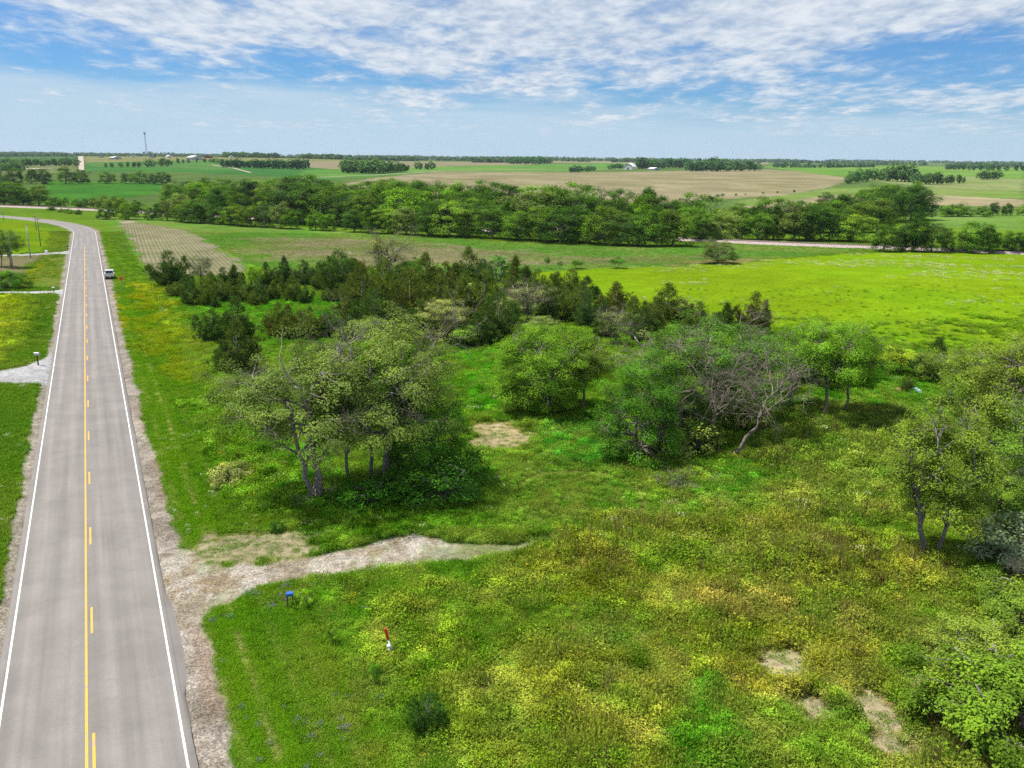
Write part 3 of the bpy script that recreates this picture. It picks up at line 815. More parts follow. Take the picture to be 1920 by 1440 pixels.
wv = N.n('ShaderNodeTexWave', wave_type='BANDS', bands_direction='Y', inp={'Scale': 0.28, 'Distortion': 0.6, 'Detail': 3.0, 'Detail Scale': 0.6})
N.link(mp_.outputs[0], wv.inputs['Vector'])
g1n = N.noise(pos, 0.35, 6.0, 0.7)
soil = N.mix(N.ramp(N.noise(pos, 0.05, 5.0, 0.6), 0.3, 0.7), (.15, .14, .08), (.195, .175, .11))
plants = N.math('MULTIPLY', N.ramp(wv.outputs['Fac'], 0.45, 0.85), N.ramp(N.noise(pos, 0.03, 5.0, 0.65), 0.35, 0.6, 0.10, 0.42))
c = N.mix(plants, soil, (.095, .145, .035))
k = N.ramp(g1n, 0.25, 0.75, 0.75, 1.25)
c = N.mix(1.0, c, N.n('ShaderNodeCombineXYZ', inp={0: k, 1: k, 2: k}).outputs[0], 'MULTIPLY')
b = N.n('ShaderNodeBsdfDiffuse', inp={'Color': c})
bp = N.n('ShaderNodeBump', inp={'Strength': 0.6, 'Distance': 0.4, 'Height': wv.outputs['Fac']})
N.link(bp.outputs[0], b.inputs['Normal'])
N.link(b.outputs[0], out.inputs[0])
put('ploughed_field', new_mesh('ploughed_field', V, q, [mt], smooth=True), kind='structure')

# ----------------------------------------------------------------- railway on its ballast bank
rl = gp([-260, 0, 100, 190, 500, 880, 1400, 1500, 1640, 1760, 2050], [381, 387, 390.5, 394.5, 411, 434, 454, 458, 464, 469, 482])
rl = np.array([rl[0], rl[1], rl[3], rl[5], rl[6], rl[8], rl[10]])
def chain(P, step):
    seg = np.linalg.norm(np.diff(P[:, :2], axis=0), axis=1)
    cum = np.concatenate([[0], np.cumsum(seg)])
    s = np.arange(0, cum[-1], step)
    co = np.polyfit(cum / cum[-1], P[:, 0], 3), np.polyfit(cum / cum[-1], P[:, 1], 3)
    return np.stack([np.polyval(co[0], s / cum[-1]), np.polyval(co[1], s / cum[-1])], -1)
RC = chain(rl, 4.0)
RT = np.gradient(RC, axis=0); RT /= np.linalg.norm(RT, axis=1, keepdims=True)
RN = np.stack([-RT[:, 1], RT[:, 0]], -1)
M_BALLAST = plain('ballast', (.34, .275, .25), 0.95, vary=.3, scale=2.0, spec=.1)
M_TIE = plain('railway_tie', (.12, .10, .09), 0.9, vary=.3, scale=3.0, spec=.1)
M_RAIL = plain('rail_steel', (.13, .10, .09), 0.5, metal=.4)
rail_root = put('railway', None, kind='structure')
prof = [(-4.6, -.35), (-2.3, .75), (2.3, .75), (4.6, -.35)]
V = []
for i in range(len(RC)):
    for l, h in prof:
        p = RC[i] + RN[i] * l
        V.append((p[0], p[1], tz0(*RC[i]) + h))
k = len(RC)
ii = np.arange(k * 4).reshape(k, 4)
put('ballast', new_mesh('ballast', V, np.stack([ii[:-1, :-1], ii[:-1, 1:], ii[1:, 1:], ii[1:, :-1]], -1).reshape(-1, 4), [M_BALLAST]), parent=rail_root)
for l in (-.72, .72):
    mb = MB()
    P = np.column_stack([RC + RN * l, tz0(RC[:, 0], RC[:, 1]) + .96])
    mb.tube(P, np.full(k, .085), 4)
    put('rail', mb.mesh('rail', [M_RAIL]), parent=rail_root)
mb = MB()
for i in range(0, k - 1):
    for j in range(6):
        p = RC[i] + (RC[i + 1] - RC[i]) * j / 6
        mb.box((p[0], p[1], float(tz0(*p)) + .80), (.24, 2.6, .16), math.atan2(RT[i, 1], RT[i, 0]))
o = put('tie', mb.mesh('tie', [M_TIE]), parent=rail_root); o['kind'] = 'stuff'

# far gravel road climbing the hill, and the farm lanes
M_FARGRAVEL = plain('far_gravel', (.36, .31, .26), 0.95, vary=.12, scale=.02, spec=.1)
def lane(name, pix, widths, zoff=.35, steps=14):
    P = gp([p[0] for p in pix], [p[1] for p in pix])
    t = np.linspace(0, len(P) - 1, steps * (len(P) - 1) + 1)
    C = np.stack([np.interp(t, range(len(P)), P[:, i]) for i in range(2)], -1)
    w = np.interp(t, range(len(P)), widths)
    T = np.gradient(C, axis=0); T /= np.linalg.norm(T, axis=1, keepdims=True)
    Nn = np.stack([-T[:, 1], T[:, 0]], -1)
    L, R = C - Nn * w[:, None] / 2, C + Nn * w[:, None] / 2
    V = np.empty((2 * len(C), 3))
    V[0::2, :2], V[1::2, :2] = L, R
    V[:, 2] = tz0(V[:, 0], V[:, 1]) + zoff
    i = np.arange(len(C) - 1) * 2
    return put(name, new_mesh(name, V, np.stack([i, i + 1, i + 3, i + 2], -1), [M_FARGRAVEL]), kind='structure')
lane('gravel_road', [(153, 321), (152.5, 308), (151.5, 297), (151, 291.5)], [7, 9, 11, 13], 1.0)
lane('gravel_lane', [(470, 324), (440, 316), (396, 309.5)], [5, 5, 6])
lane('farm_road', [(560, 334.5), (700, 329), (820, 322), (900, 319.5), (1010, 318), (1190, 317.5)], [6, 6, 7, 8, 8, 9])
lane('gravel_yard', [(46, 317.5), (82, 316)], [34, 34])
lane('gravel_yard', [(10, 323), (32, 322)], [16, 14])

# ----------------------------------------------------------------- plants: generators
def unit(a):
    return a / (np.linalg.norm(a, axis=-1, keepdims=True) + 1e-9)

def leaf_quads(rng, C, Nrm, size, aspect=0.55, droop=0.0):
    """diamond leaves at C facing Nrm"""
    n = len(C)
    Nrm = unit(Nrm)
    t = unit(np.cross(Nrm, rng.normal(size=(n, 3))))
    b = np.cross(Nrm, t)
    s = size * rng.uniform(0.65, 1.3, n)[:, None]
    a = s * aspect
    V = np.stack([C + t * s, C + b * a + Nrm * s * .12, C - t * s, C - b * a + Nrm * s * .12], 1).reshape(-1, 3)
    q = np.arange(4 * n).reshape(n, 4)
    return V, q

def leaf_mesh(name, V, q, rng, mat, clump=None):
    n = len(q)
    va = rng.uniform(0.1, 0.9, n)
    if clump is not None:
        va = np.clip(0.35 * va + 0.65 * clump, 0, 1)
    return new_mesh(name, V, q, [mat], attrs={'var': ('FLOAT', 'POINT', np.repeat(va, 4))})

def bend(p0, p1, rng, k=5, amt=0.12, sag=0.0):
    """a crooked polyline between two points"""
    t = np.linspace(0, 1, k)[:, None]
    L = np.linalg.norm(p1 - p0)
    P = p0 * (1 - t) + p1 * t
    off = rng.normal(size=(k, 3)) * amt * L / 2.2
    off[0] = 0; off[-1] = 0
    P = P + off * np.sin(t * math.pi) ** 0.5
    P[:, 2] += sag * L * np.sin(t[:, 0] * math.pi)
    return P

def twigs(mb, rng, p, d, L, r, depth, sides=3, up=0.15, spread=0.75):
    """bare branching"""
    k = 4
    P = [p]
    dd = d / np.linalg.norm(d)
    for i in range(k):
        dd = unit(dd + rng.normal(size=3) * 0.20 + np.array([0, 0, up]) * 0.3)
        P.append(P[-1] + dd * L / k)
    P = np.array(P)
    mb.tube(P, np.linspace(r, r * 0.55, k + 1), sides if depth < 2 else max(sides, 4), cap=False)
    if depth <= 0:
        return
    for i in range(int(rng.integers(2, 5))):
        j = rng.uniform(0.4, 1.0) * k
        a = int(min(j, k - 1e-6))
        base = P[a] + (P[a + 1] - P[a]) * (j - a)
        nd = unit(dd + rng.normal(size=3) * spread)
        twigs(mb, rng, base, nd, L * rng.uniform(.55, .8), r * .55, depth - 1, sides, up, spread)

def broadleaf(seed, H, W, base=0.28, puffs=70, leaves=130, leaf=0.20, puff_r=0.85, trunk_r=0.22, trunks=1, lean=(0, 0), flat=1.0,
              limbs=7, bare=0, lumps=0.25, low_fill=False, bias_up=0.35, trunk_gap=0.35, droop=0.0, bare_len=1.6, gap=0.0):
    """a tree of height H, crown width W; returns trunk, crown and bare-branch meshes. Crown = leaf clumps carried by limbs"""
    rng = np.random.default_rng(seed)
    zc0, zc1 = H * base, H
    cz = (zc0 + zc1) / 2
    rz = (zc1 - zc0) / 2 * flat
    rx = W / 2
    cx, cy = lean[0] * H * 0.5, lean[1] * H * 0.5
    tb = MB()
    # clump centres
    d = unit(rng.normal(size=(puffs * 3, 3)))
    if not low_fill:
        d = d[d[:, 2] > -0.72]
    d = d[:puffs]
    ph = rng.uniform(0, 6.28, 6)
    lump = 1 + lumps * (np.sin(3 * np.arctan2(d[:, 1], d[:, 0]) + ph[0]) * .5 + np.sin(5 * d[:, 2] + ph[1]) * .35 + np.sin(4 * d[:, 0] + 3 * d[:, 1] + ph[2]) * .5)
    if gap > 0:                                     # irregular: thin out some sectors
        sect = np.sin(2 * np.arctan2(d[:, 1], d[:, 0]) + ph[3]) + 1.2 * np.sin(4 * d[:, 2] + 2 * d[:, 0] + ph[4])
        keep = sect + rng.normal(size=len(d)) * .5 > -2.2 + 2.2 * gap
        d, lump = d[keep], lump[keep]
    rad = rng.uniform(0.25, 1.0, len(d)) ** 0.45 * lump
    if low_fill:                                    # leafy skirt down to the ground
        low_ = d[:, 2] < 0
        d = d.copy()
        d[low_, :2] /= np.sqrt(np.maximum(1 - d[low_, 2:3] ** 2, .12))
        rad = np.where(low_, np.clip(rad, .72, 1.02), rad)
    K = np.stack([cx + d[:, 0] * rad * (rx - puff_r * .6), cy + d[:, 1] * rad * (rx - puff_r * .6), cz + d[:, 2] * rad * (rz - puff_r * .4)], -1)
    K[:, 2] = np.maximum(K[:, 2], puff_r * 0.55)
    # trunks and limbs
    joints = []
    for t in range(trunks):
        a = rng.uniform(0, 6.28)
        off = np.array([math.cos(a), math.sin(a), 0]) * (0.0 if trunks == 1 else trunk_gap)
        top = np.array([cx * .8, cy * .8, zc0 + (zc1 - zc0) * .42]) + off * 2.2 + rng.normal(size=3) * .25
        P = bend(off + np.array([0, 0, -.25]), top, rng, 8, .03)
        r0 = trunk_r * (1 if t == 0 else .75)
        R = np.linspace(r0 * 1.0, r0 * .5, 8); R[0] *= 1.35
        tb.tube(P, R, 8)
        joints += [(P[i], R[i]) for i in range(3, 8)]
    jp = np.array([j[0] for j in joints]); jr = np.array([j[1] for j in joints])
    LP, LR = [], []
    for l in range(limbs):
        a = 6.28 * l / limbs + rng.uniform(-.4, .4)
        e = np.array([cx + math.cos(a) * rx * rng.uniform(.45, .72), cy + math.sin(a) * rx * rng.uniform(.45, .72), cz + rz * rng.uniform(-.25, .75)])
        lowj = jp[:, 2] < e[2] + .3
        i = rng.choice(np.where(lowj)[0]) if lowj.any() else 0
        P = bend(jp[i], e, rng, 7, .16, .05)
        R = np.linspace(jr[i] * .62, .045, 7)
        tb.tube(P, R, 6)
        LP.append(P[2:]); LR.append(R[2:])
    LP, LR = np.vstack(LP + [jp]), np.concatenate(LR + [jr])
    for c in K:
        dd = np.linalg.norm(LP - c, axis=1) + 1.5 * np.maximum(0, LP[:, 2] - c[2])
        i = int(dd.argmin())
        tb.tube(bend(LP[i], c, rng, 4, .12), np.linspace(min(LR[i] * .6, .07), .018, 4), 3, cap=False)
    # leaves
    n = len(K)
    cnt = np.maximum((leaves * rng.uniform(.5, 1.35, n)).astype(int), 6)
    idx = np.repeat(np.arange(n), cnt)
    pr = puff_r * rng.uniform(.65, 1.3, n)
    dl = unit(rng.normal(size=(len(idx), 3)))
    rr = rng.uniform(0, 1, len(idx)) ** 0.42
    C = K[idx] + dl * (rr * pr[idx])[:, None] * np.array([1.12, 1.12, .72])
    C[:, 2] -= droop * rr * pr[idx]
    C[:, 2] = np.maximum(C[:, 2], .05)
    Nn = dl * .45 + unit(C - np.array([cx, cy, cz - rz * .5])) * .45 + np.array([0, 0, bias_up + .2]) + rng.normal(size=C.shape) * .27
    V, q = leaf_quads(rng, C, Nn, leaf)
    cl = rng.uniform(0, 1, n)[idx]
    nq, nt = sum(len(a) for a in tb.Q), sum(len(a) for a in tb.T)
    for i in range(bare):                           # dead limbs among the living ones
        j = int(rng.integers(len(LP)))
        out_ = unit(LP[j] - np.array([cx, cy, cz * .9]) + rng.normal(size=3) * .8)
        twigs(tb, rng, LP[j], out_, bare_len * rng.uniform(.6, 1.2), max(.035, min(LR[j] * .6, .07)), 3, 3)
    q2, t2 = sum(len(a) for a in tb.Q), sum(len(a) for a in tb.T)
    fm = np.concatenate([np.zeros(nq), np.ones(q2 - nq), np.zeros(nt), np.ones(t2 - nt)])
    return dict(trunk=tb.mesh('trunk', [M_BARK, M_DEAD], smooth=True, face_mat=fm), crown=leaf_mesh('crown', V, q, rng, M_LEAF, cl))

def cedar(seed, H, W, sprays=420, per=13, leaders=1, size=0.40, low=0.04, pw=0.75, open_=0.0):
    """red cedar: cone of upswept sprays"""
    rng = np.random.default_rng(seed)
    tb = MB()
    tb.tube(np.array([[0, 0, -.2], [0, 0, H * .5], [0, 0, H * .94]]), [.16 * H / 6, .09 * H / 6, .02], 6)
    tips = [(0.0, 0.0, H)] + [(rng.uniform(-.42, .42) * W, rng.uniform(-.42, .42) * W, H * rng.uniform(.5, .86)) for _ in range(leaders - 1)]
    for tx, ty, th in tips[1:]:
        tb.tube(bend(np.array([0, 0, H * .12]), np.array([tx, ty, th * .9]), rng, 5, .05), np.linspace(.08, .02, 5), 5)
    C, D, cl = [], [], []
    share = np.array([1.0] + [.5] * (leaders - 1)); share /= share.sum()
    for (tx, ty, th), sh in zip(tips, share):
        n = int(sprays * sh)
        t = rng.uniform(0, 1, n) ** 1.35                      # more below
        z = low * H + t * (th - low * H)
        prof = (1 - t) ** pw * np.minimum(1, .55 + t * 4) + .02
        a = rng.uniform(0, 6.28, n)
        lob = 1 + .34 * np.sin(3 * a + z * 2.2 + seed) + .26 * np.sin(7 * a - z * 3.1)
        rmax = W / 2 * prof * lob * (1.0 if sh == share[0] else .55)
        r = rmax * rng.uniform(.35, 1.0, n) ** .5
        bx, by = tx * np.clip(t * 1.5, 0, 1), ty * np.clip(t * 1.5, 0, 1)
        c = np.stack([bx + np.cos(a) * r, by + np.sin(a) * r, z + .25 * r], -1)
        o = np.stack([np.cos(a), np.sin(a), np.full(n, .75) + .9 * t], -1)
        C.append(c); D.append(unit(o)); cl.append(rng.uniform(0, 1, n))
        for i in range(0, n, 6):
            tb.tube(np.array([[bx[i], by[i], z[i] - .05 * r[i]], (c[i] + np.array([bx[i], by[i], z[i]])) / 2, c[i]]), [.03, .02, .008], 3, cap=False)
    C, D, cl = np.vstack(C), np.vstack(D), np.concatenate(cl)
    m_ = len(C)
    idx = np.repeat(np.arange(m_), per)
    sz = size * (0.6 + 0.6 * (1 - C[:, 2] / H))[idx] * rng.uniform(.6, 1.25, len(idx))
    ax = unit(D[idx] + rng.normal(size=(len(idx), 3)) * .30)
    P = C[idx] + rng.normal(size=(len(idx), 3)) * (size * .42) + ax * sz[:, None] * .2
    P[:, 2] = np.maximum(P[:, 2], .06)
    side = unit(np.cross(ax, rng.normal(size=ax.shape)))
    w = (sz * .15)[:, None]
    V = np.stack([P - ax * sz[:, None] * .5, P + side * w, P + ax * sz[:, None] * .6, P - side * w], 1).reshape(-1, 3)
    q = np.arange(len(V)).reshape(-1, 4)
    return dict(trunk=tb.mesh('trunk', [M_BARK], smooth=True), crown=leaf_mesh('crown', V, q, rng, M_NEEDLE, cl[idx]))

def dead_tree(seed, H, lean=(0, 0), depth=5, r=.2, forks=5, trunk_frac=.45, spread=.75):
    rng = np.random.default_rng(seed)
    mb = MB()
    top = np.array([lean[0] * H, lean[1] * H, H * trunk_frac])
    P = bend(np.array([0, 0, -.25]), top, rng, 9, .09)
    R = np.linspace(r, r * .6, 9); R[0] *= 1.3
    mb.tube(P, R, 8)
    tw = MB()
    for i in range(forks):
        j = int(rng.integers(5, 9))
        a = 6.28 * i / forks + rng.uniform(-.5, .5)
        dr = unit(np.array([math.cos(a) * .8 + lean[0], math.sin(a) * .8 + lean[1], rng.uniform(.35, 1.1)]))
        twigs(tw, rng, P[j], dr, H * rng.uniform(.26, .36), R[j] * .55, depth - 1, 3, .10, spread)
    mb.add(np.vstack(tw.V), np.vstack(tw.Q))
    return dict(trunk=mb.mesh('trunk', [M_DEAD], smooth=True))

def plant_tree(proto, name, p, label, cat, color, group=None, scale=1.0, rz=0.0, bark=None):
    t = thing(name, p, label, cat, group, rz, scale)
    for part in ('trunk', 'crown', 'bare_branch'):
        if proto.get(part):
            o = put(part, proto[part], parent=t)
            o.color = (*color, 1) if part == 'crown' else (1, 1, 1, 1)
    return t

def px_tree(proto, pH, pW, name, px, py, hpx, wpx, label, cat, color, group=None, rz=None, seed=0):
    """put a tree whose trunk foot is at a photograph pixel, scaled to hpx tall and wpx wide there"""
    p = g1(px, py)
    k = m_per_px(p)
    tilt = math.cos(math.atan2(CAM_Z - p[2], math.hypot(p[0], p[1])))
    if proto.get('crown') and cat != 'cedar':
        hpx *= .91                                  # leaf clumps reach a little past the nominal height
    sh, sw = hpx * k / tilt / pH, wpx * k / pW
    rng = np.random.default_rng(int(px * 7 + py * 13 + seed))
    p = np.array(p); p[2] = float(tz(p[0], p[1]))
    return plant_tree(proto, name, p, label, cat, color, group, (sw, sw, sh), rng.uniform(0, 6.28) if rz is None else rz)

# prototypes ------------------------------------------------------
BR_A = broadleaf(11, 10, 10, base=.04, puffs=270, leaves=170, leaf=.085, puff_r=.78, trunk_r=.2, trunks=3, low_fill=True, lumps=.18, bare=4, trunk_gap=.5)     # round to the ground
BR_B = broadleaf(12, 10, 9, base=.30, puffs=165, leaves=190, leaf=.085, puff_r=.78, trunk_r=.2, lumps=.3, bare=3)                                               # green, clear trunk
BR_C = broadleaf(13, 10, 8, base=.22, puffs=140, leaves=170, leaf=.080, puff_r=.66, trunk_r=.2, lumps=.35, bare=5, gap=.4, limbs=8)                             # looser
BR_D = broadleaf(14, 9, 9, base=.02, puffs=165, leaves=180, leaf=.085, puff_r=.76, trunk_r=.18, trunks=2, low_fill=True, lumps=.35, bare=22, bare_len=1.8)        # dark, with dead twigs
OAK = broadleaf(15, 10, 7, base=.08, puffs=190, leaves=170, leaf=.08, puff_r=.66, trunk_r=.19, trunks=2, trunk_gap=.5, limbs=10, lumps=.3, bare=8, gap=.1)
ELM_A = broadleaf(21, 12, 10.5, base=.22, puffs=230, leaves=190, leaf=.075, puff_r=.74, trunk_r=.25, trunks=2, trunk_gap=.30, limbs=13, lumps=.42, gap=.30, bare=26, bare_len=1.9, lean=(-.10, 0), droop=.35)
ELM_B = broadleaf(22, 12.5, 10, base=.22, puffs=220, leaves=190, leaf=.075, puff_r=.75, trunk_r=.30, limbs=13, lumps=.4, gap=.2, bare=34, bare_len=2.0, droop=.35)
SPARSE = broadleaf(31, 9, 6, base=.22, puffs=64, leaves=85, leaf=.09, puff_r=.7, trunk_r=.17, limbs=12, lumps=.3, gap=.25, bare=44, bare_len=1.7)
PALE = broadleaf(32, 8, 7.5, base=.15, puffs=90, leaves=130, leaf=.085, puff_r=.72, trunk_r=.15, trunks=2, limbs=8, lumps=.3, bare=12)
SHRUB = broadleaf(41, 2.4, 3.4, base=.0, puffs=40, leaves=110, leaf=.08, puff_r=.5, trunk_r=.05, trunks=3, trunk_gap=.25, limbs=4, low_fill=True, lumps=.35)
SMALL = broadleaf(42, 5, 4, base=.22, puffs=50, leaves=110, leaf=.085, puff_r=.55, trunk_r=.10, limbs=5, lumps=.3)
VINE = broadleaf(43, 4.5, 7.5, base=.0, puffs=150, leaves=140, leaf=.085, puff_r=.62, trunk_r=.09, trunks=3, trunk_gap=.5, limbs=7, low_fill=True, lumps=.3, bias_up=.55)
CED = [cedar(51, 6, 4.6, 480, 15, 3, pw=.85), cedar(52, 6, 5.4, 560, 15, 5, pw=.8), cedar(53, 6, 3.6, 420, 15, 2, pw=1.0), cedar(54, 5, 5.6, 540, 15, 8, pw=.7)]
CED_H = [6, 6, 6, 5]; CED_W = [4.6, 5.4, 3.6, 5.6]
DEAD_A = dead_tree(61, 9, (.06, 0), 5, .16, 10, .42, .62)
DEAD_B = dead_tree(62, 9, (.27, .05), 5, .15, 7, .55, .65)
# wood along the creek, seen from 300 m and more
WOOD = [broadleaf(71, 12, 11, base=.0, puffs=80, leaves=121, leaf=.21, puff_r=1.35, trunk_r=.3, lumps=.25, low_fill=True),
        broadleaf(72, 12, 9, base=.0, puffs=80, leaves=121, leaf=.21, puff_r=1.4, trunk_r=.3, lumps=.35, low_fill=True),
        broadleaf(73, 12, 12, base=.0, puffs=90, leaves=121, leaf=.21, puff_r=1.35, trunk_r=.3, lumps=.3, low_fill=True),
        broadleaf(74, 12, 8, base=.0, puffs=55, leaves=104, leaf=.21, puff_r=1.3, trunk_r=.3, lumps=.4, low_fill=True),
        broadleaf(75, 6, 9, base=.0, puffs=45, leaves=114, leaf=.21, puff_r=1.2, trunk_r=.2, lumps=.3, low_fill=True)]
WOOD_H = [12, 12, 12, 12, 6]; WOOD_W = [11, 9, 12, 8, 9]
def far_tree_mesh(seed, H, W, n=260, leaf=1.0):
    rng = np.random.default_rng(seed)
    d = unit(rng.normal(size=(n, 3)))
    r = rng.uniform(.3, 1, n) ** .4 * (1 + .25 * np.sin(4 * d[:, 0] + 3 * d[:, 2] + seed))
    C = np.stack([d[:, 0] * r * W / 2, d[:, 1] * r * W / 2, H * .54 + d[:, 2] * r * H * .44], -1)
    V, q = leaf_quads(rng, C, d * .6 + np.array([0, 0, .5]) + rng.normal(size=d.shape) * .4, leaf, .7)
    mb = MB(); mb.tube([[0, 0, -.5], [0, 0, H * .55]], [.35, .2], 5)
    vq, tq = np.vstack(mb.V), np.vstack(mb.Q)
    va = np.concatenate([np.repeat(rng.uniform(.1, .9, n), 4), np.full(len(vq), .1)])
    return new_mesh('far_tree', np.vstack([V, vq]), [q, tq + len(V)], [M_LEAF, M_BARK], face_mat=np.r_[np.zeros(len(q)), np.ones(len(tq))], attrs={'var': ('FLOAT', 'POINT', va)})
FAR = [far_tree_mesh(81, 12, 11), far_tree_mesh(82, 12, 14), far_tree_mesh(83, 12, 8)]

# ----------------------------------------------------------------- trees of the foreground and middle ground
G_MID, G_DARK, G_BRIGHT, G_OLIVE, G_PALE, G_YEL, G_GREY = (.068, .135, .014), (.040, .100, .012), (.105, .205, .012), (.082, .118, .028), (.150, .175, .055), (.150, .205, .015), (.125, .140, .060)
C_DARK, C_OLIVE, C_BROWN, C_BLUE = (.035, .068, .013), (.058, .088, .014), (.053, .070, .013), (.040, .076, .022)

px_tree(ELM_A, 12, 10.5, 'elm_tree', 593, 936, 330, 320, 'tall elm with two grey trunks and crooked bare limbs, nearest the paved road', 'tree', G_OLIVE, rz=0.0)
px_tree(ELM_B, 12.5, 10, 'elm_tree', 727, 913, 338, 290, 'tall elm with one thick grey trunk and a tangle of bare twigs in mid crown', 'tree', (.098, .135, .030), rz=.5)
px_tree(BR_C, 10, 8, 'broadleaf_tree', 655, 909, 240, 150, 'slim tree with short dark trunk between the two tall elms', 'tree', G_MID)
px_tree(BR_B, 10, 9, 'broadleaf_tree', 698, 900, 290, 180, 'bright leafy tree squeezed behind the two tall elms', 'tree', (.075, .15, .014))
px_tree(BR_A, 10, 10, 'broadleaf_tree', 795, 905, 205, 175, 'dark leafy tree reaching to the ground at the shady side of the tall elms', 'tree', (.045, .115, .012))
px_tree(BR_C, 10, 8, 'broadleaf_tree', 640, 800, 180, 130, 'light green tree standing just behind the crowns of the two elms', 'tree', (.13, .20, .02))
px_tree(BR_A, 10, 10, 'broadleaf_tree', 1018, 772, 190, 205, 'big round bright green tree leafy to the ground beside the bare mound', 'tree', (.072, .138, .012))
px_tree(BR_C, 10, 8, 'broadleaf_tree', 1092, 768, 165, 110, 'duller green tree leaning against the big round bright tree', 'tree', (.085, .125, .022))
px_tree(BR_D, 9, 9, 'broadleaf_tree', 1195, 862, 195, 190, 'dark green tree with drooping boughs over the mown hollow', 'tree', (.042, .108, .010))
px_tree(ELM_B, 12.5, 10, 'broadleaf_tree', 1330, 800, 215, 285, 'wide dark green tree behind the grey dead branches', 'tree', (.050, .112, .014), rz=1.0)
px_tree(SPARSE, 9, 6, 'thinning_tree', 1230, 790, 190, 150, 'half bare tree with pinkish grey twigs, behind the drooping dark tree', 'tree', (.10, .12, .04))
px_tree(DEAD_A, 9, 8, 'dead_tree', 1345, 852, 222, 215, 'dead grey tree with many fine branches, upright, in front of the dark thicket', 'tree', (1, 1, 1), rz=2.6)
px_tree(DEAD_B, 9, 6.5, 'dead_tree', 1370, 856, 215, 185, 'dead tree with one long pale trunk leaning out over the meadow', 'tree', (1, 1, 1), rz=-.1)
px_tree(SHRUB, 2.4, 3.4, 'undergrowth_shrub', 1290, 850, 78, 130, 'yellowish shrub round the foot of the dead trees', 'shrub', (.12, .155, .03))
px_tree(SHRUB, 2.4, 3.4, 'undergrowth_shrub', 1385, 800, 80, 120, 'light green shrub seen through the dead branches', 'shrub', (.14, .20, .03))
px_tree(BR_B, 10, 9, 'broadleaf_tree', 1545, 790, 208, 165, 'green tree with a dark bare trunk standing over its own shade', 'tree', (.072, .145, .012))
px_tree(BR_B, 10, 9, 'broadleaf_tree', 1584, 776, 190, 125, 'green tree just right of the one with the dark bare trunk', 'tree', (.088, .155, .018))
px_tree(BR_C, 10, 8, 'broadleaf_tree', 1480, 765, 180, 110, 'green tree just left of the one with the dark bare trunk', 'tree', (.060, .125, .014))
px_tree(BR_A, 10, 10, 'broadleaf_tree', 1540, 715, 135, 175, 'broad green tree behind, its crown top against the lime pasture', 'tree', (.085, .155, .014))
px_tree(BR_C, 10, 8, 'broadleaf_tree', 1420, 735, 145, 120, 'dark green crown between the dead branches and the pasture', 'tree', (.048, .11, .012))
px_tree(SMALL, 5, 4, 'small_tree', 1682, 704, 62, 76, 'small yellow green tree alone at the edge of the lime pasture', 'tree', G_YEL)
px_tree(CED[0], 6, 4.6, 'cedar_tree', 1752, 716, 80, 78, 'cedar at the pasture edge behind the blue tarp', 'cedar', C_DARK)
px_tree(CED[3], 5, 5.6, 'cedar_tree', 1700, 737, 30, 28, 'little round cedar between the red patch and the blue tarp', 'cedar', (.05, .085, .016))
px_tree(BR_C, 10, 8, 'broadleaf_tree', 1785, 760, 132, 140, 'open green tree right beside the blue tarp', 'tree', (.095, .14, .022))
px_tree(PALE, 8, 7.5, 'broadleaf_tree', 1870, 760, 112, 130, 'pale willowy tree at the right border of the lime pasture', 'tree', (.15, .17, .055))
px_tree(BR_B, 10, 9, 'broadleaf_tree', 1905, 910, 300, 240, 'tall yellow green tree cut by the right border of the view', 'tree', (.095, .130, .018))
px_tree(SPARSE, 9, 6, 'thinning_tree', 1850, 885, 150, 130, 'thin tree with bare lower twigs, behind the near oak', 'tree', (.11, .14, .03))
px_tree(OAK, 10, 7, 'oak_tree', 1748, 1046, 320, 205, 'near tree with two slanting dark trunks in the tall meadow at the right', 'tree', (.085, .125, .016), rz=1.2)
px_tree(BR_C, 10, 8, 'broadleaf_tree', 1865, 1010, 180, 110, 'bushy light green tree beside the silvery shrub', 'tree', (.105, .17, .02))
px_tree(SHRUB, 2.4, 3.4, 'silvery_shrub', 1885, 1062, 105, 150, 'silvery pale green shrub at the right border', 'shrub', (.17, .215, .115))
px_tree(DEAD_A, 9, 8, 'dead_bush', 1912, 1100, 75, 90, 'grey leafless bush under the silvery shrub', 'shrub', (1, 1, 1))
px_tree(VINE, 4.5, 7.5, 'leafy_thicket', 1880, 1395, 175, 330, 'broad leafy thicket filling the lower right corner', 'thicket', (.072, .125, .012), rz=.7)
px_tree(VINE, 4.5, 7.5, 'leafy_thicket', 1830, 1270, 110, 200, 'lighter leafy thicket just above the corner thicket', 'thicket', (.105, .145, .022), rz=2.7)
px_tree(VINE, 4.5, 7.5, 'leafy_thicket', 1940, 1210, 130, 240, 'leafy thicket cut by the right border above the corner', 'thicket', (.075, .120, .015), rz=4.1)

px_tree(BR_B, 10, 9, 'broadleaf_tree', 1860, 850, 225, 185, 'green tree behind the near oak, right of the blue tarp', 'tree', (.085, .14, .016))
px_tree(BR_D, 9, 9, 'broadleaf_tree', 1925, 1000, 240, 230, 'dark tree with dead twigs cut by the right border', 'tree', (.070, .125, .016))
px_tree(BR_C, 10, 8, 'broadleaf_tree', 1930, 800, 190, 190, 'light tree at the right border below the pale willowy tree', 'tree', (.115, .16, .02))
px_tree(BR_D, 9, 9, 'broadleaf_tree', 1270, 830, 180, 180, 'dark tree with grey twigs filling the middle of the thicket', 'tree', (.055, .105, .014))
px_tree(BR_C, 10, 8, 'broadleaf_tree', 1400, 770, 170, 130, 'green tree directly behind the leaning dead trunk', 'tree', (.062, .118, .014))
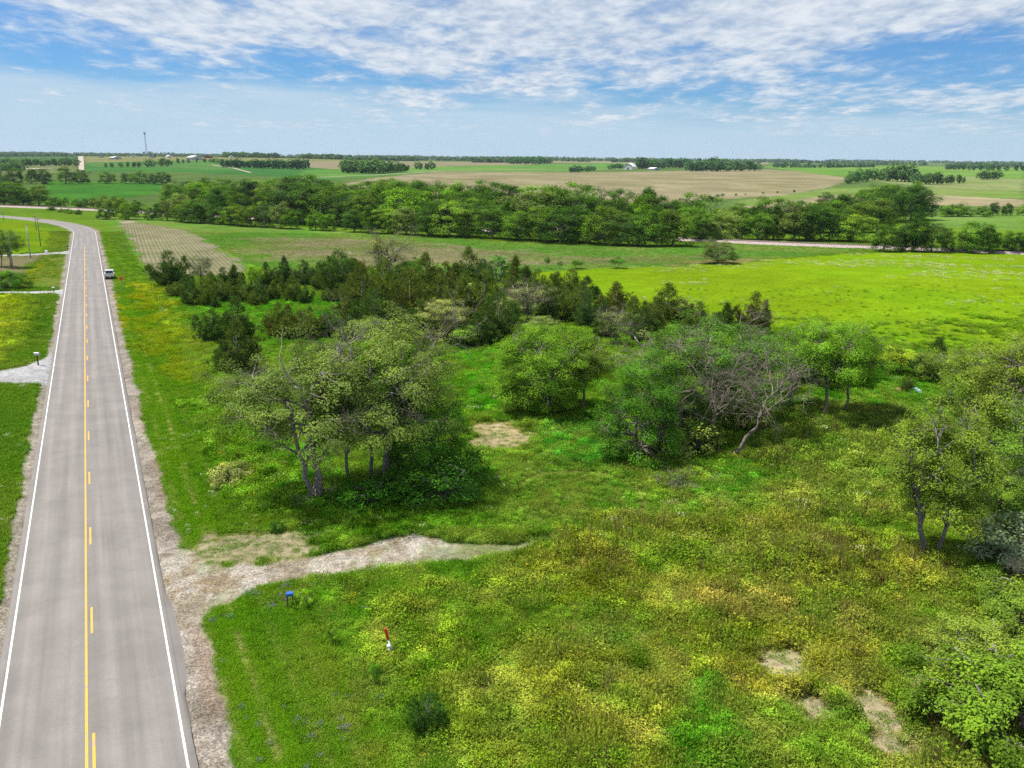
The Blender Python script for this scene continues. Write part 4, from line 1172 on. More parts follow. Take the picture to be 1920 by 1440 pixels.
# pale and sparse trees among the cedars
px_tree(PALE, 8, 7.5, 'pale_tree', 833, 640, 90, 118, 'pale grey green tree in the front of the cedar grove', 'tree', (.150, .175, .050))
px_tree(PALE, 8, 7.5, 'pale_tree', 885, 590, 68, 78, 'small pale green tree deep in the cedar grove', 'tree', (.135, .165, .045))
px_tree(SPARSE, 9, 6, 'thinning_tree', 990, 605, 84, 92, 'grey half bare tree at the right of the cedar grove, over the round tree', 'tree', (.130, .145, .065))
px_tree(PALE, 8, 7.5, 'pale_tree', 948, 620, 70, 70, 'pale bush of a tree next to the grey half bare tree', 'tree', (.125, .150, .050))
px_tree(SPARSE, 9, 6, 'thinning_tree', 1155, 648, 80, 72, 'thin tree with two dark bare stems below a cedar', 'tree', (.105, .13, .045))
px_tree(SPARSE, 9, 6, 'thinning_tree', 1290, 610, 55, 60, 'straggly pale tree beside the spired cedar at the pasture edge', 'tree', (.12, .17, .03))
px_tree(SPARSE, 9, 6, 'thinning_tree', 735, 545, 122, 92, 'tall thin grey tree rising from the back of the cedar grove', 'tree', (.105, .125, .040), rz=.3)
px_tree(SMALL, 5, 4, 'small_tree', 773, 540, 66, 60, 'rounded green tree right of the tall thin grey tree', 'tree', (.06, .14, .014))
px_tree(SMALL, 5, 4, 'small_tree', 710, 530, 38, 42, 'bright green low tree left of the tall thin grey tree', 'tree', (.11, .21, .012))
px_tree(SMALL, 5, 4, 'small_tree', 636, 520, 48, 52, 'rounded green tree on top of the dark cedar, field behind', 'tree', (.055, .135, .015))
px_tree(SPARSE, 9, 6, 'thinning_tree', 376, 536, 66, 52, 'thin leafless topped tree right of the biggest dark cedar', 'tree', (.07, .10, .03))
px_tree(SMALL, 5, 4, 'small_tree', 480, 545, 58, 40, 'bright yellow green tree standing up among the low cedars', 'tree', (.12, .215, .012))
px_tree(SMALL, 5, 4, 'small_tree', 815, 540, 48, 48, 'dull green tree behind the middle cedars', 'tree', (.085, .14, .03))
px_tree(PALE, 8, 7.5, 'pale_tree', 1010, 650, 66, 84, 'pale green tree peeping over the left shoulder of the round tree', 'tree', (.12, .165, .04))
px_tree(SMALL, 5, 4, 'small_tree', 872, 655, 50, 56, 'light green bush at the foot of the dark cedars, open grass before it', 'tree', (.085, .15, .02))
px_tree(PALE, 8, 7.5, 'pale_tree', 700, 655, 66, 92, 'pale crown just behind the tall elms, in front of the brown cedars', 'tree', (.115, .16, .04))
# vine covered snag with two arms
SNAG = broadleaf(44, 8, 5, base=.0, puffs=46, leaves=80, leaf=.15, puff_r=.55, trunk_r=.16, trunks=3, trunk_gap=.35, limbs=6, low_fill=True, lumps=.55, gap=.3, droop=.9)
px_tree(SNAG, 8, 5, 'vine_covered_snag', 935, 528, 70, 52, 'vine draped forked snag rising above the back cedars', 'tree', (.045, .125, .018))
# lone trees on the bottom land
px_tree(BR_D, 9, 9, 'lone_tree', 1347, 494, 46, 80, 'lone round dull green tree at the corner of the lime pasture', 'tree', (.080, .105, .030))
px_tree(SMALL, 5, 4, 'small_tree', 1157, 503, 24, 36, 'round dark bush on the edge between brown field and pasture', 'tree', (.05, .13, .012))
px_tree(SMALL, 5, 4, 'small_tree', 1081, 504, 21, 30, 'low spreading green bush on the field edge', 'tree', (.075, .16, .014))
px_tree(SMALL, 5, 4, 'small_tree', 1026, 503, 26, 14, 'slim sapling on the field edge, first to the right of the cedars', 'tree', (.08, .13, .03))
px_tree(SMALL, 5, 4, 'small_tree', 1049, 504, 18, 14, 'thin grey green sapling left of the low spreading bush', 'tree', (.10, .14, .04))

CEDARS = [  # px, py, height, width, kind, colour, label
    (320, 538, 62, 64, 1, C_DARK, 'biggest dark cedar at the road end of the grove'),
    (331, 558, 27, 34, 3, C_OLIVE, 'low round cedar in front of the biggest dark cedar'),
    (362, 574, 42, 36, 0, C_DARK, 'pointed cedar at the grass edge, first from the road'),
    (385, 574, 50, 42, 1, C_OLIVE, 'olive cedar second from the road along the grass'),
    (416, 566, 40, 40, 3, C_OLIVE, 'bushy cedar third from the road along the grass'),
    (404, 578, 22, 18, 2, C_DARK, 'knee high cedar in front of the bushy third cedar'),
    (420, 540, 36, 36, 1, C_DARK, 'dark cedar at the brown field behind the low cedars'),
    (441, 540, 40, 30, 2, C_DARK, 'slim dark cedar beside the brown field corner'),
    (456, 568, 48, 36, 0, C_OLIVE, 'pointed olive cedar in the middle of the low row'),
    (501, 542, 46, 34, 0, C_DARK, 'dark cedar right of the bright yellow green tree'),
    (488, 566, 42, 28, 1, C_BLUE, 'blue green cedar in the low row'),
    (496, 573, 18, 16, 3, C_DARK, 'smallest cedar of the low row'),
    (514, 562, 32, 28, 2, C_OLIVE, 'narrow olive cedar near the end of the low row'),
    (550, 566, 46, 36, 0, C_OLIVE, 'pointed cedar near the right end of the low row'),
    (574, 571, 34, 26, 1, C_DARK, 'last dark cedar at the right end of the low row'),
    (530, 556, 36, 20, 2, C_OLIVE, 'thin cedar half hidden behind the low row'),
    (535, 530, 46, 30, 2, C_BLUE, 'grey green pointed cedar alone by the green field'),
    (518, 532, 28, 24, 3, C_DARK, 'stubby cedar beside the grey green pointed one'),
    (571, 533, 42, 38, 1, C_BLUE, 'broad cedar with blue cast by the green field'),
    (598, 524, 30, 28, 0, C_DARK, 'small cedar at the field edge near the rounded tree'),
    (640, 552, 74, 80, 3, C_DARK, 'wide dark cedar under the rounded green tree'),
    (613, 568, 26, 22, 3, C_OLIVE, 'low cedar at the foot of the wide dark cedar'),
    (628, 566, 24, 24, 3, C_BROWN, 'low brownish cedar at the foot of the wide dark cedar'),
    (664, 570, 52, 50, 1, C_OLIVE, 'olive cedar filling in right of the wide dark cedar'),
    (682, 612, 108, 92, 0, C_BROWN, 'tall brown cedar at the left front of the big grove'),
    (722, 604, 108, 84, 1, C_OLIVE, 'tall olive cedar beside the tall brown one'),
    (705, 636, 86, 90, 3, C_DARK, 'dark cedar in front of the tall brown one'),
    (770, 628, 112, 104, 1, C_BROWN, 'widest brown cedar in the middle of the big grove'),
    (752, 640, 62, 76, 3, C_DARK, 'low dark cedar at the foot of the widest brown one'),
    (738, 552, 40, 56, 3, C_DARK, 'low dark cedar under the tall thin grey tree'),
    (800, 560, 78, 66, 0, C_OLIVE, 'olive cedar behind the widest brown one'),
    (836, 560, 64, 56, 1, C_BROWN, 'brown cedar at the back right of the widest one'),
    (868, 560, 44, 44, 3, C_OLIVE, 'middling cedar hidden in the back of the grove'),
    (880, 540, 70, 58, 0, C_OLIVE, 'pointed cedar left of the vine draped snag'),
    (905, 542, 52, 52, 3, C_BLUE, 'blue green cedar touching the vine draped snag'),
    (848, 536, 30, 26, 2, C_DARK, 'small dark cedar at the gap by the brown field'),
    (966, 552, 66, 44, 2, C_BROWN, 'brown pointed cedar right of the vine draped snag'),
    (908, 606, 92, 84, 1, C_OLIVE, 'big olive cedar behind the pale trees'),
    (936, 640, 84, 80, 3, C_DARK, 'dark cedar between pale tree and big round tree'),
    (895, 650, 60, 66, 0, C_DARK, 'dark cedar showing its foot on the open grass'),
    (862, 606, 70, 66, 3, C_OLIVE, 'olive cedar between the two pale trees'),
    (1008, 568, 58, 56, 1, C_OLIVE, 'olive cedar behind the grey half bare tree'),
    (1040, 572, 54, 40, 2, C_OLIVE, 'slim olive cedar near the pasture corner'),
    (1072, 556, 48, 58, 1, C_OLIVE, 'rounded olive cedar standing into the lime pasture'),
    (1100, 566, 44, 40, 0, C_DARK, 'outermost cedar on the lime pasture, right of the rounded one'),
    (1062, 604, 56, 58, 3, C_OLIVE, 'bushy cedar over the big round tree'),
    (1100, 612, 60, 46, 0, C_BLUE, 'blue green cedar over the big round tree'),
    (1130, 634, 66, 36, 2, C_DARK, 'narrow dark cedar beside the thin tree with two stems'),
    (1155, 596, 62, 70, 1, C_BROWN, 'reddish cedar with a thin spire at the pasture'),
    (1128, 590, 34, 26, 2, C_OLIVE, 'small spire cedar left of the reddish one'),
    (1250, 606, 68, 76, 0, C_OLIVE, 'spired cedar with bare tip against the pasture'),
    (1222, 618, 44, 44, 3, C_BROWN, 'low brown cedar left of the spired one'),
    (1360, 626, 54, 44, 2, C_DARK, 'cedar with dark spire rising over the dark green tree'),
    (1412, 628, 74, 58, 1, C_BROWN, 'brown twin spired cedar rising over the thicket'),
    (400, 642, 58, 62, 1, C_DARK, 'dark cedar nearest the yellow mustard'),
    (448, 640, 76, 62, 0, C_DARK, 'tall pointed cedar with a thin top, next to the mustard cedar'),
    (448, 700, 92, 72, 0, (.045, .070, .014), 'pointed cedar behind the left arms of the tall elm'),
    (526, 632, 60, 62, 1, C_BROWN, 'brownish cedar on the open grass behind the elms'),
    (572, 634, 48, 84, 3, C_BROWN, 'wide rusty cedar on the open grass behind the elms'),
    (615, 632, 44, 52, 3, C_DARK, 'dark cedar at the right end of the rusty one'),
    (655, 640, 44, 50, 1, C_BLUE, 'blue green cedar between the rusty one and the big grove'),
    (582, 588, 12, 12, 2, C_DARK, 'seedling cedar alone on the open grass'),
    (424, 700, 50, 50, 3, C_DARK, 'low dark cedar left of the tall elm crown'),
    (606, 546, 44, 40, 1, C_OLIVE, 'olive cedar left of the wide dark cedar'),
    (668, 548, 56, 48, 0, C_DARK, 'pointed dark cedar behind the tall brown one'),
    (696, 566, 62, 56, 1, C_OLIVE, 'olive cedar between bright low tree and tall brown cedar'),
    (748, 580, 74, 66, 0, C_DARK, 'dark cedar rising between the two tallest cedars'),
    (822, 596, 76, 70, 1, C_OLIVE, 'olive cedar behind the front pale tree'),
    (852, 628, 58, 60, 3, C_DARK, 'low dark cedar at the right foot of the pale tree'),
    (958, 588, 66, 56, 0, C_OLIVE, 'pointed olive cedar left of the grey half bare tree'),
    (986, 562, 58, 48, 2, C_DARK, 'slim dark cedar behind the grey half bare tree'),
    (1028, 606, 56, 56, 1, C_DARK, 'dark cedar right above the big round tree'),
    (1084, 590, 52, 50, 3, C_OLIVE, 'low olive cedar right of the bushy one'),
    (1186, 612, 50, 52, 1, C_OLIVE, 'olive cedar between reddish and spired cedars'),
    (1205, 640, 60, 56, 0, C_DARK, 'dark cedar in the gap left of the half bare tree'),
    (1310, 622, 52, 50, 1, C_OLIVE, 'olive cedar behind the straggly pale tree'),
    (350, 550, 34, 34, 1, C_DARK, 'dark cedar right of the biggest one, at its foot'),
    (398, 552, 38, 38, 0, C_OLIVE, 'olive cedar right of the thin leafless topped tree'),
    (476, 574, 26, 26, 3, C_OLIVE, 'rounded low cedar under the blue green one'),
    (790, 640, 70, 70, 1, C_DARK, 'dark cedar half hidden behind the right elm crown'),
]
for i, (px, py, hp, wp, k, c, lab) in enumerate(CEDARS):
    px_tree(CED[k], CED_H[k], CED_W[k], 'cedar_tree', px, py, hp * 1.06, wp * 1.12, lab, 'cedar', c, 'red cedars of the grove')
# loose bushes of the foreground
px_tree(CED[3], 5, 5.6, 'cedar_bush', 802, 1374, 62, 84, 'small dark cedar bush in the near meadow', 'cedar', (.030, .075, .010), None)
px_tree(SHRUB, 2.4, 3.4, 'green_bush', 568, 1138, 34, 46, 'green bush beside the blue mailbox', 'shrub', (.10, .19, .012))
px_tree(SHRUB, 2.4, 3.4, 'green_bush', 521, 996, 22, 32, 'dark green bush at the straw strip by the track', 'shrub', (.035, .085, .010))
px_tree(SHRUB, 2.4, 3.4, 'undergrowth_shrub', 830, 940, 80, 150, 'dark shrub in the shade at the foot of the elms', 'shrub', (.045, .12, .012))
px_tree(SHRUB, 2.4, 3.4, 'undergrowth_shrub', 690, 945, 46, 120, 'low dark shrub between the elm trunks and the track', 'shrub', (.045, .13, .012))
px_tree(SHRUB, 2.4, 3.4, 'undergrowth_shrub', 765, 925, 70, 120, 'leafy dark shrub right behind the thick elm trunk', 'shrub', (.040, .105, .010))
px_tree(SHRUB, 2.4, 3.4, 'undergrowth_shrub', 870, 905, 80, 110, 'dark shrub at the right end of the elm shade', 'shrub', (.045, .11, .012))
px_tree(SMALL, 5, 4, 'sapling', 622, 1212, 46, 22, 'thin sapling between the blue mailbox and the red and white post', 'sapling', (.09, .16, .014))
px_tree(SMALL, 5, 4, 'sapling', 705, 1288, 50, 26, 'dark sapling just below the red and white post', 'sapling', (.05, .13, .010))
px_tree(SHRUB, 2.4, 3.4, 'undergrowth_shrub', 430, 910, 46, 90, 'tan green bush on the verge left of the elms', 'shrub', (.16, .18, .05))
# left of the road
px_tree(BR_C, 10, 8, 'roadside_tree', 20, 502, 85, 56, 'dark tree beside the thick utility pole left of the road', 'tree', (.06, .11, .02))
px_tree(SMALL, 5, 4, 'roadside_tree', 2, 500, 60, 40, 'half cut tree at the left border near the pole', 'tree', (.05, .10, .02))
px_tree(VINE, 4.5, 7.5, 'roadside_thicket', 22, 542, 40, 72, 'green thicket left of the road between two driveways', 'thicket', (.055, .125, .012))

# ----------------------------------------------------------------- the wood along creek and railway
ORD = ['first', 'second', 'third', 'fourth', 'fifth', 'sixth', 'seventh', 'eighth', 'ninth', 'tenth', 'eleventh', 'twelfth', 'thirteenth', 'fourteenth', 'fifteenth',
       'sixteenth', 'seventeenth', 'eighteenth', 'nineteenth', 'twentieth']
def ordinal(n):
    if n <= 20:
        return ORD[n - 1]
    suf = 'th' if 10 <= n % 100 <= 20 else {1: 'st', 2: 'nd', 3: 'rd'}.get(n % 10, 'th')
    return f'{n}{suf}'
WOODCOL = [((.042, .095, .013), 'dark green'), ((.060, .125, .014), 'green'), ((.088, .150, .016), 'light green'), ((.100, .145, .032), 'grey green'), ((.075, .155, .012), 'bright green'), ((.040, .082, .018), 'blackish green')]
rngw = np.random.default_rng(77)
def belt(front, tops, name, where, step_m, cat='tree', kinds=(0, 1, 2, 3), dark=0.0, wscale=1.0, jitter=3.0, seed=0, behind=0.0):
    """a row of trees along a polyline of photograph feet; tops gives the crown tops there"""
    rng = np.random.default_rng(900 + seed)
    P = gp([a[0] for a in front], [a[1] for a in front])
    seg = np.linalg.norm(np.diff(P[:, :2], axis=0), axis=1)
    cum = np.concatenate([[0], np.cumsum(seg)])
    s = step_m * .5
    spots = []
    while s < cum[-1]:
        u_ = np.interp(s, cum, np.arange(len(P)))
        i = min(int(u_), len(P) - 2); f = u_ - i
        p = P[i] * (1 - f) + P[i + 1] * f
        fp = np.array(front[i]) * (1 - f) + np.array(front[i + 1]) * f
        tp = tops[i] * (1 - f) + tops[i + 1] * f
        spots.append((p, fp, tp))
        s += step_m * rng.uniform(.7, 1.3)
    n = len(spots)
    for j, (p, fp, tp) in enumerate(spots):
        xy = p[:2] + rng.normal(size=2) * jitter * .4
        xy[1] += behind + abs(rng.normal()) * jitter * .5
        z = float(tz0(*xy))
        q = np.array([xy[0], xy[1], z])
        hm = (fp[1] - tp) * m_per_px(p) * rng.uniform(.72, 1.14)
        k = int(rng.choice(kinds))
        ci = int(rng.choice(6, p=[.2, .28, .2, .1, .12, .1])) if rng.uniform() > dark else int(rng.choice([0, 5, 1]))
        c, cn = WOODCOL[ci]
        c = tuple(np.array(c) * rng.uniform(.6, 1.08))
        sh = hm / WOOD_H[k]
        sw = sh * rng.uniform(1.1, 1.6) * wscale
        plant_tree(WOOD[k], name, q, f'{cn} tree {where}, {ordinal(j + 1)} from the left', cat, c, where, (sw, sw, sh), rng.uniform(0, 6.28))
    return n
cnt = 0
cnt += belt([(190, 411), (300, 413), (400, 420), (520, 428), (640, 434), (760, 440), (880, 446), (1000, 452), (1100, 458), (1200, 463), (1290, 461)],
            [385, 378, 372, 380, 388, 375, 378, 382, 385, 380, 388], 'creek_tree', 'in the front row of the creek wood', 9.0, seed=1)
cnt += belt([(210, 405), (330, 408), (450, 413), (560, 418), (700, 428), (820, 432), (940, 438), (1060, 443), (1180, 447), (1300, 446)],
            [378, 366, 348, 345, 362, 352, 362, 356, 350, 365], 'creek_tree', 'in the second row of the creek wood', 11.0, seed=2)
cnt += belt([(300, 394), (400, 398), (520, 402), (640, 408), (760, 412), (900, 418), (1020, 422), (1140, 430), (1240, 433), (1330, 432)],
            [352, 336, 328, 338, 342, 340, 350, 340, 352, 362], 'creek_tree', 'in the third row of the creek wood', 14.0, seed=3, dark=.3)
cnt += belt([(300, 378), (400, 382), (520, 386), (640, 378), (760, 392), (860, 396), (960, 402)],
            [338, 326, 322, 340, 338, 338, 348], 'creek_tree', 'at the far side of the creek wood', 17.0, seed=4, dark=.6)
cnt += belt([(1290, 452), (1370, 450), (1450, 450), (1540, 452), (1640, 455)], [402, 398, 394, 386, 398], 'railway_tree', 'behind the railway bank', 8.0, seed=5)
cnt += belt([(1300, 440), (1400, 438), (1500, 436), (1600, 436), (1700, 436)], [362, 372, 376, 372, 380], 'railway_tree', 'in the second row behind the railway', 11.0, seed=6)
cnt += belt([(1520, 424), (1600, 420), (1680, 414), (1735, 412)], [360, 352, 348, 352], 'railway_tree', 'on the knoll behind the railway wood', 12.0, seed=7, dark=.3)
cnt += belt([(1545, 404), (1620, 400), (1690, 396), (1735, 394)], [358, 350, 344, 342], 'railway_tree', 'at the back of the railway wood', 15.0, seed=17, dark=.4)
cnt += belt([(1648, 472), (1720, 473), (1800, 474), (1880, 475), (1990, 477)], [412, 408, 412, 416, 420], 'hedge_tree', 'in the tall hedge beyond the pasture', 4.6, seed=8, kinds=(0, 1, 3), dark=.45, wscale=.9)
cnt += belt([(1700, 405), (1760, 406), (1830, 406), (1920, 404), (1980, 404)], [372, 380, 380, 372, 376], 'field_tree', 'in the thin row between the green strips', 13.0, seed=9, kinds=(0, 1, 4))
cnt += belt([(-30, 384), (30, 386), (80, 386)], [340, 343, 350], 'railway_tree', 'behind the rails at the left border', 10.0, seed=10)
cnt += belt([(80, 386), (120, 388), (180, 391), (230, 394)], [368, 370, 368, 366], 'railway_bush', 'along the rails below the green field', 9.0, 'bush', kinds=(4, 3), seed=11, wscale=.9)
cnt += belt([(90, 394), (115, 398), (145, 404)], [386, 390, 394], 'verge_bush', 'on the verge below the rails', 16.0, 'bush', kinds=(4,), seed=12)
cnt += belt([(-20, 345), (60, 345), (130, 345), (200, 344), (260, 344), (310, 346)], [316, 313, 314, 320, 318, 322], 'hedge_tree', 'in the dark hedge above the green field', 17.0, seed=13, dark=.9)
cnt += belt([(30, 352), (0, 352)], [330, 330], 'hedge_tree', 'below the dark hedge at the left border', 20.0, seed=14, dark=.6)
cnt += belt([(640, 425), (760, 432), (900, 440)], [412, 415, 420], 'creek_bush', 'at the foot of the creek wood', 14.0, 'bush', kinds=(4,), seed=15)
px_tree(SPARSE, 9, 6, 'grey_tree', 505, 424, 36, 44, 'grey leafless tree in the front of the creek wood', 'tree', (.17, .15, .12))

# groves between the far fields
def grove(name, where, pix, top, n, seed, colr=(.040, .085, .024), cat='tree', wide=1.0):
    rng = np.random.default_rng(seed)
    xs = np.sort(rng.uniform(0, 1, n)) if n > 2 else np.linspace(0, 1, n)
    for j in range(n):
        u_ = (j + .5) / n + rng.uniform(-.3, .3) / n
        px = np.interp(u_, np.linspace(0, 1, len(pix)), [a[0] for a in pix])
        py = np.interp(u_, np.linspace(0, 1, len(pix)), [a[1] for a in pix])
        tp = np.interp(u_, np.linspace(0, 1, len(pix)), top)
        p = g1(px, py - rng.uniform(0, .6))
        h = (py - tp) * m_per_px(p) * rng.uniform(.75, 1.1)
        k = int(rng.integers(3))
        sw = h / 12 * rng.uniform(.8, 1.2) * wide
        c = tuple(np.array(colr) * rng.uniform(.75, 1.3))
        o = put(name, FAR[k], loc=(p[0], p[1], p[2] - .2), label=f'{["dark", "shaded", "rounded", "low crowned"][j % 4]} tree {where}, {ordinal(j + 1)} from the left', cat=cat, group=where, color=c, rz=rng.uniform(0, 6.28))
        o.scale = (sw, sw, h / 12)
grove('grove_tree', 'in the left grove by the gravel road', [(0, 311), (70, 312), (145, 311)], [296, 298, 293], 16, 1, wide=1.2)
grove('grove_tree', 'at the left border below the gravel yard', [(0, 322), (40, 322)], [303, 306], 5, 2, wide=1.3)
grove('windbreak_tree', 'in the long dark windbreak right of the tower', [(415, 314), (500, 316), (576, 318)], [299, 298, 298], 26, 3, (.022, .060, .022), wide=1.1)
grove('field_tree', 'scattered on the green slope below the farm', [(192, 315), (230, 314), (262, 314), (300, 313), (330, 310)], [306, 303, 300, 298, 302], 11, 4)
grove('field_tree', 'along the farm edge above the dark field', [(300, 310), (350, 306), (400, 305), (420, 309)], [296, 297, 297, 296], 12, 5, (.045, .09, .03))
grove('grove_tree', 'in the round grove above the creek wood', [(640, 324), (700, 326), (765, 322)], [300, 300, 308], 18, 6, wide=1.2)
grove('grove_tree', 'in the small clump on the field corner', [(775, 316), (800, 320), (820, 314)], [304, 303, 304], 5, 7)
grove('grove_tree', 'in the flat topped grove in mid horizon', [(955, 308), (1000, 308), (1032, 307)], [295, 293, 295], 16, 8, (.03, .085, .025), wide=1.2)
grove('grove_tree', 'in the dark clump on the tan field', [(1065, 324), (1090, 323), (1118, 320)], [312, 310, 311], 7, 9, (.03, .07, .028), wide=1.3)
grove('farm_tree', 'left of the white barn', [(1142, 318), (1168, 316)], [308, 306], 4, 10, (.028, .07, .025), wide=1.4)
grove('farm_tree', 'in the shelter belt right of the white barn', [(1195, 317), (1240, 316), (1295, 315)], [298, 296, 296], 18, 11, (.03, .075, .024), wide=1.2)
grove('farm_tree', 'around the long farm shed', [(1285, 321), (1340, 322), (1425, 320)], [304, 300, 302], 20, 12, (.035, .085, .028), wide=1.2)
grove('farm_tree', 'on the rise behind the long farm shed', [(1300, 310), (1345, 309)], [297, 293], 5, 13)
grove('field_tree', 'in the left clump on the slope', [(1585, 346), (1620, 340), (1660, 338)], [328, 314, 322], 9, 14, (.045, .095, .03))
grove('field_tree', 'in the tall clump on the slope', [(1665, 340), (1690, 341), (1715, 342)], [312, 306, 312], 7, 15, (.055, .105, .035))
grove('field_tree', 'at the low end of the slope clumps', [(1715, 346), (1760, 346), (1812, 344)], [322, 324, 328], 10, 16, (.042, .085, .03))
grove('field_tree', 'in the lone clump near the right border', [(1838, 337), (1874, 336)], [320, 318], 4, 17, (.04, .085, .03), wide=1.2)
grove('field_tree', 'in the far row near the right border', [(1770, 318), (1830, 320), (1920, 321)], [306, 306, 308], 14, 18, (.035, .075, .035))
grove('pine_tree', 'in the dark pine row at the tower foot', [(268, 291.5), (330, 292)], [284, 285.5], 12, 19, (.018, .038, .026))
grove('hedge_bush', 'along the fence line across the tan fields', [(1330, 370), (1400, 366), (1500, 360)], [363, 362, 355], 7, 20, (.035, .08, .02), 'bush', 1.4)
# treelines at the horizon: nobody could count them
def treeline():
    rng = np.random.default_rng(5)
    Vs, qs, n0 = [], [], 0
    lines = [(-60, 640, 3600, 700), (300, 1300, 4200, 800), (700, 2000, 5200, 900), (-60, 1000, 6500, 900), (900, 2000, 3900, 500), (1350, 2000, 2700, 300), (-60, 160, 4500, 400), (-60, 2000, 8100, 1100),
             (-60, 2000, 7300, 600), (420, 640, 2600, 200), (1430, 2000, 6000, 500), (560, 950, 2900, 250)]
    cs, vs = [], []
    for x0, x1, D, N_ in lines:
        px = rng.uniform(x0, x1, N_)
        r = rays(px, np.full(N_, 300.0))
        d = D * (1 + .05 * np.sin(px / 60.0 + D) + rng.normal(size=N_) * .012)
        X, Y = r[:, 0] / r[:, 1] * d, d
        keep = vnoise(px / 45 + D, np.full(N_, D / 100.0), 3) > .32
        X, Y = X[keep], Y[keep]
        Z = tz0(X, Y)
        h = rng.uniform(6, 13, len(X)) * (1 + D / 9000)
        for k in range(9):
            dd = unit(rng.normal(size=(len(X), 3)))
            C = np.stack([X + dd[:, 0] * h * .55, Y + dd[:, 1] * h * .5, Z + h * .5 + dd[:, 2] * h * .42], -1)
            V, q = leaf_quads(rng, C, dd + np.array([0, -.3, .6]), 1.0, .8)
            V = C.repeat(4, 0) + (V - C.repeat(4, 0)) * (h * .38).repeat(4)[:, None]
            Vs.append(V); qs.append(q + n0); n0 += len(V)
    V, q = np.vstack(Vs), np.vstack(qs)
    return leaf_mesh('treeline', V, q, rng, M_LEAF)
o = put('treeline', treeline(), kind='stuff', label='dark treelines along the far horizon', cat='treeline', color=(.034, .066, .030))

# ----------------------------------------------------------------- meadow: clumps of blades, weeds and seed heads (nobody could count them)
def blades(rng, n, h, spread, w, curl=.5, stiff=.5):
    """curved grass blades: 5 verts, 3 triangles each"""
    a = rng.uniform(0, 6.28, n)
    r = spread * rng.uniform(0, 1, n) ** .6
    P0 = np.stack([np.cos(a) * r, np.sin(a) * r, np.full(n, -.03)], -1)
    L = h * rng.uniform(.55, 1.15, n)
    az = a + rng.normal(size=n) * .9
    out_ = np.stack([np.cos(az), np.sin(az), np.zeros(n)], -1)
    tilt = rng.uniform(.1, curl, n)
    P1 = P0 + out_ * (L * tilt * .4)[:, None] + np.array([0, 0, 1]) * (L * .55)[:, None]
    P2 = P0 + out_ * (L * tilt * 1.3)[:, None] + np.array([0, 0, 1]) * (L * (1 - tilt * .45))[:, None]
    s = np.stack([-np.sin(az), np.cos(az), np.zeros(n)], -1) * w
    V = np.stack([P0 - s, P0 + s, P1 - s * .8, P1 + s * .8, P2], 1).reshape(-1, 3)
    b = np.arange(n)[:, None] * 5
    q = b + np.array([[0, 1, 3, 2]])
    t = b + np.array([[2, 3, 4]])
    return V, q, t, np.repeat(rng.uniform(.1, .9, n), 5)

def clump_mesh(name, parts, mat):
    V, Q, T, A, n0 = [], [], [], [], 0
    for v_, q_, t_, a_ in parts:
        V.append(v_); A.append(a_)
        if q_ is not None and len(q_): Q.append(q_ + n0)
        if t_ is not None and len(t_): T.append(t_ + n0)
        n0 += len(v_)
    return new_mesh(name, np.vstack(V), [np.vstack(Q) if Q else [], np.vstack(T) if T else []], [mat], attrs={'var': ('FLOAT', 'POINT', np.concatenate(A))})

def weed(rng, n, h, spread, leaf, top_bias=.5, shift=0.0):
    C = np.stack([rng.normal(size=n) * spread * .5, rng.normal(size=n) * spread * .5, h * rng.uniform(.05, 1, n) ** top_bias], -1)
    V, q = leaf_quads(rng, C, rng.normal(size=(n, 3)) * .55 + np.array([0, 0, 1.0]), leaf, .5)
    return V, q, None, np.repeat(np.clip(rng.uniform(.15, .9, n) + shift, 0, 1), 4)

def seedheads(rng, n, h, spread, leaf):
    C = np.stack([rng.normal(size=n) * spread * .5, rng.normal(size=n) * spread * .5, h * rng.uniform(.75, 1.1, n)], -1)
    ax = unit(np.array([0, 0, 1.0]) + rng.normal(size=(n, 3)) * .5)
    sd = unit(np.cross(ax, rng.normal(size=(n, 3))))
    s = leaf * rng.uniform(.6, 1.3, n)[:, None]
    V = np.stack([C - ax * s, C + sd * s * .38, C + ax * s, C - sd * s * .38], 1).reshape(-1, 3)
    return V, np.arange(4 * n).reshape(n, 4), None, np.repeat(rng.uniform(.5, 1, n), 4)

def mound(rng, n, R, h, leaf):
    d = unit(np.abs(rng.normal(size=(n, 3))) * np.sign(rng.normal(size=(n, 3)) * np.array([1, 1, 0]) + np.array([0, 0, 1])))
    k = rng.uniform(.3, 1, n) ** .5 * (1 + .25 * np.sin(5 * np.arctan2(d[:, 1], d[:, 0])))
    C = d * k[:, None] * np.array([R, R, h])
    V, q = leaf_quads(rng, C, d * .6 + np.array([0, 0, .6]) + rng.normal(size=(n, 3)) * .35, leaf, .5)
    return V, q, None, np.repeat(rng.uniform(.1, .95, n), 4)

rt = np.random.default_rng(7)
TUFTS = bpy.data.collections.new('meadow_clumps')
tuft_defs = [
    [blades(rt, 34, .50, .34, .016), weed(rt, 10, .3, .3, .06)],                     # 0 meadow grass
    [blades(rt, 30, .55, .30, .014, .9), seedheads(rt, 16, .55, .40, .075)],          # 1 brome with seed heads
    [weed(rt, 46, .42, .42, .070), blades(rt, 10, .35, .3, .014)],                    # 2 leafy weeds
    [weed(rt, 60, .62, .36, .060, .35, .2), blades(rt, 8, .5, .2, .010)],             # 3 taller forb
    [blades(rt, 40, .20, .36, .016, .7)],                                            # 4 mown grass
    [blades(rt, 6, 1.3, .25, .014, .25)],                                           # 5 dry standing stalks
    [weed(rt, 34, .22, .40, .075, .9)],                                              # 6 low broad leaves
    [blades(rt, 24, .5, .34, .012, .9), weed(rt, 26, .52, .34, .045, .1, .3)],        # 7 flower heads
    [mound(rt, 210, .75, .62, .075)],                                                # 8 mound of weeds
]
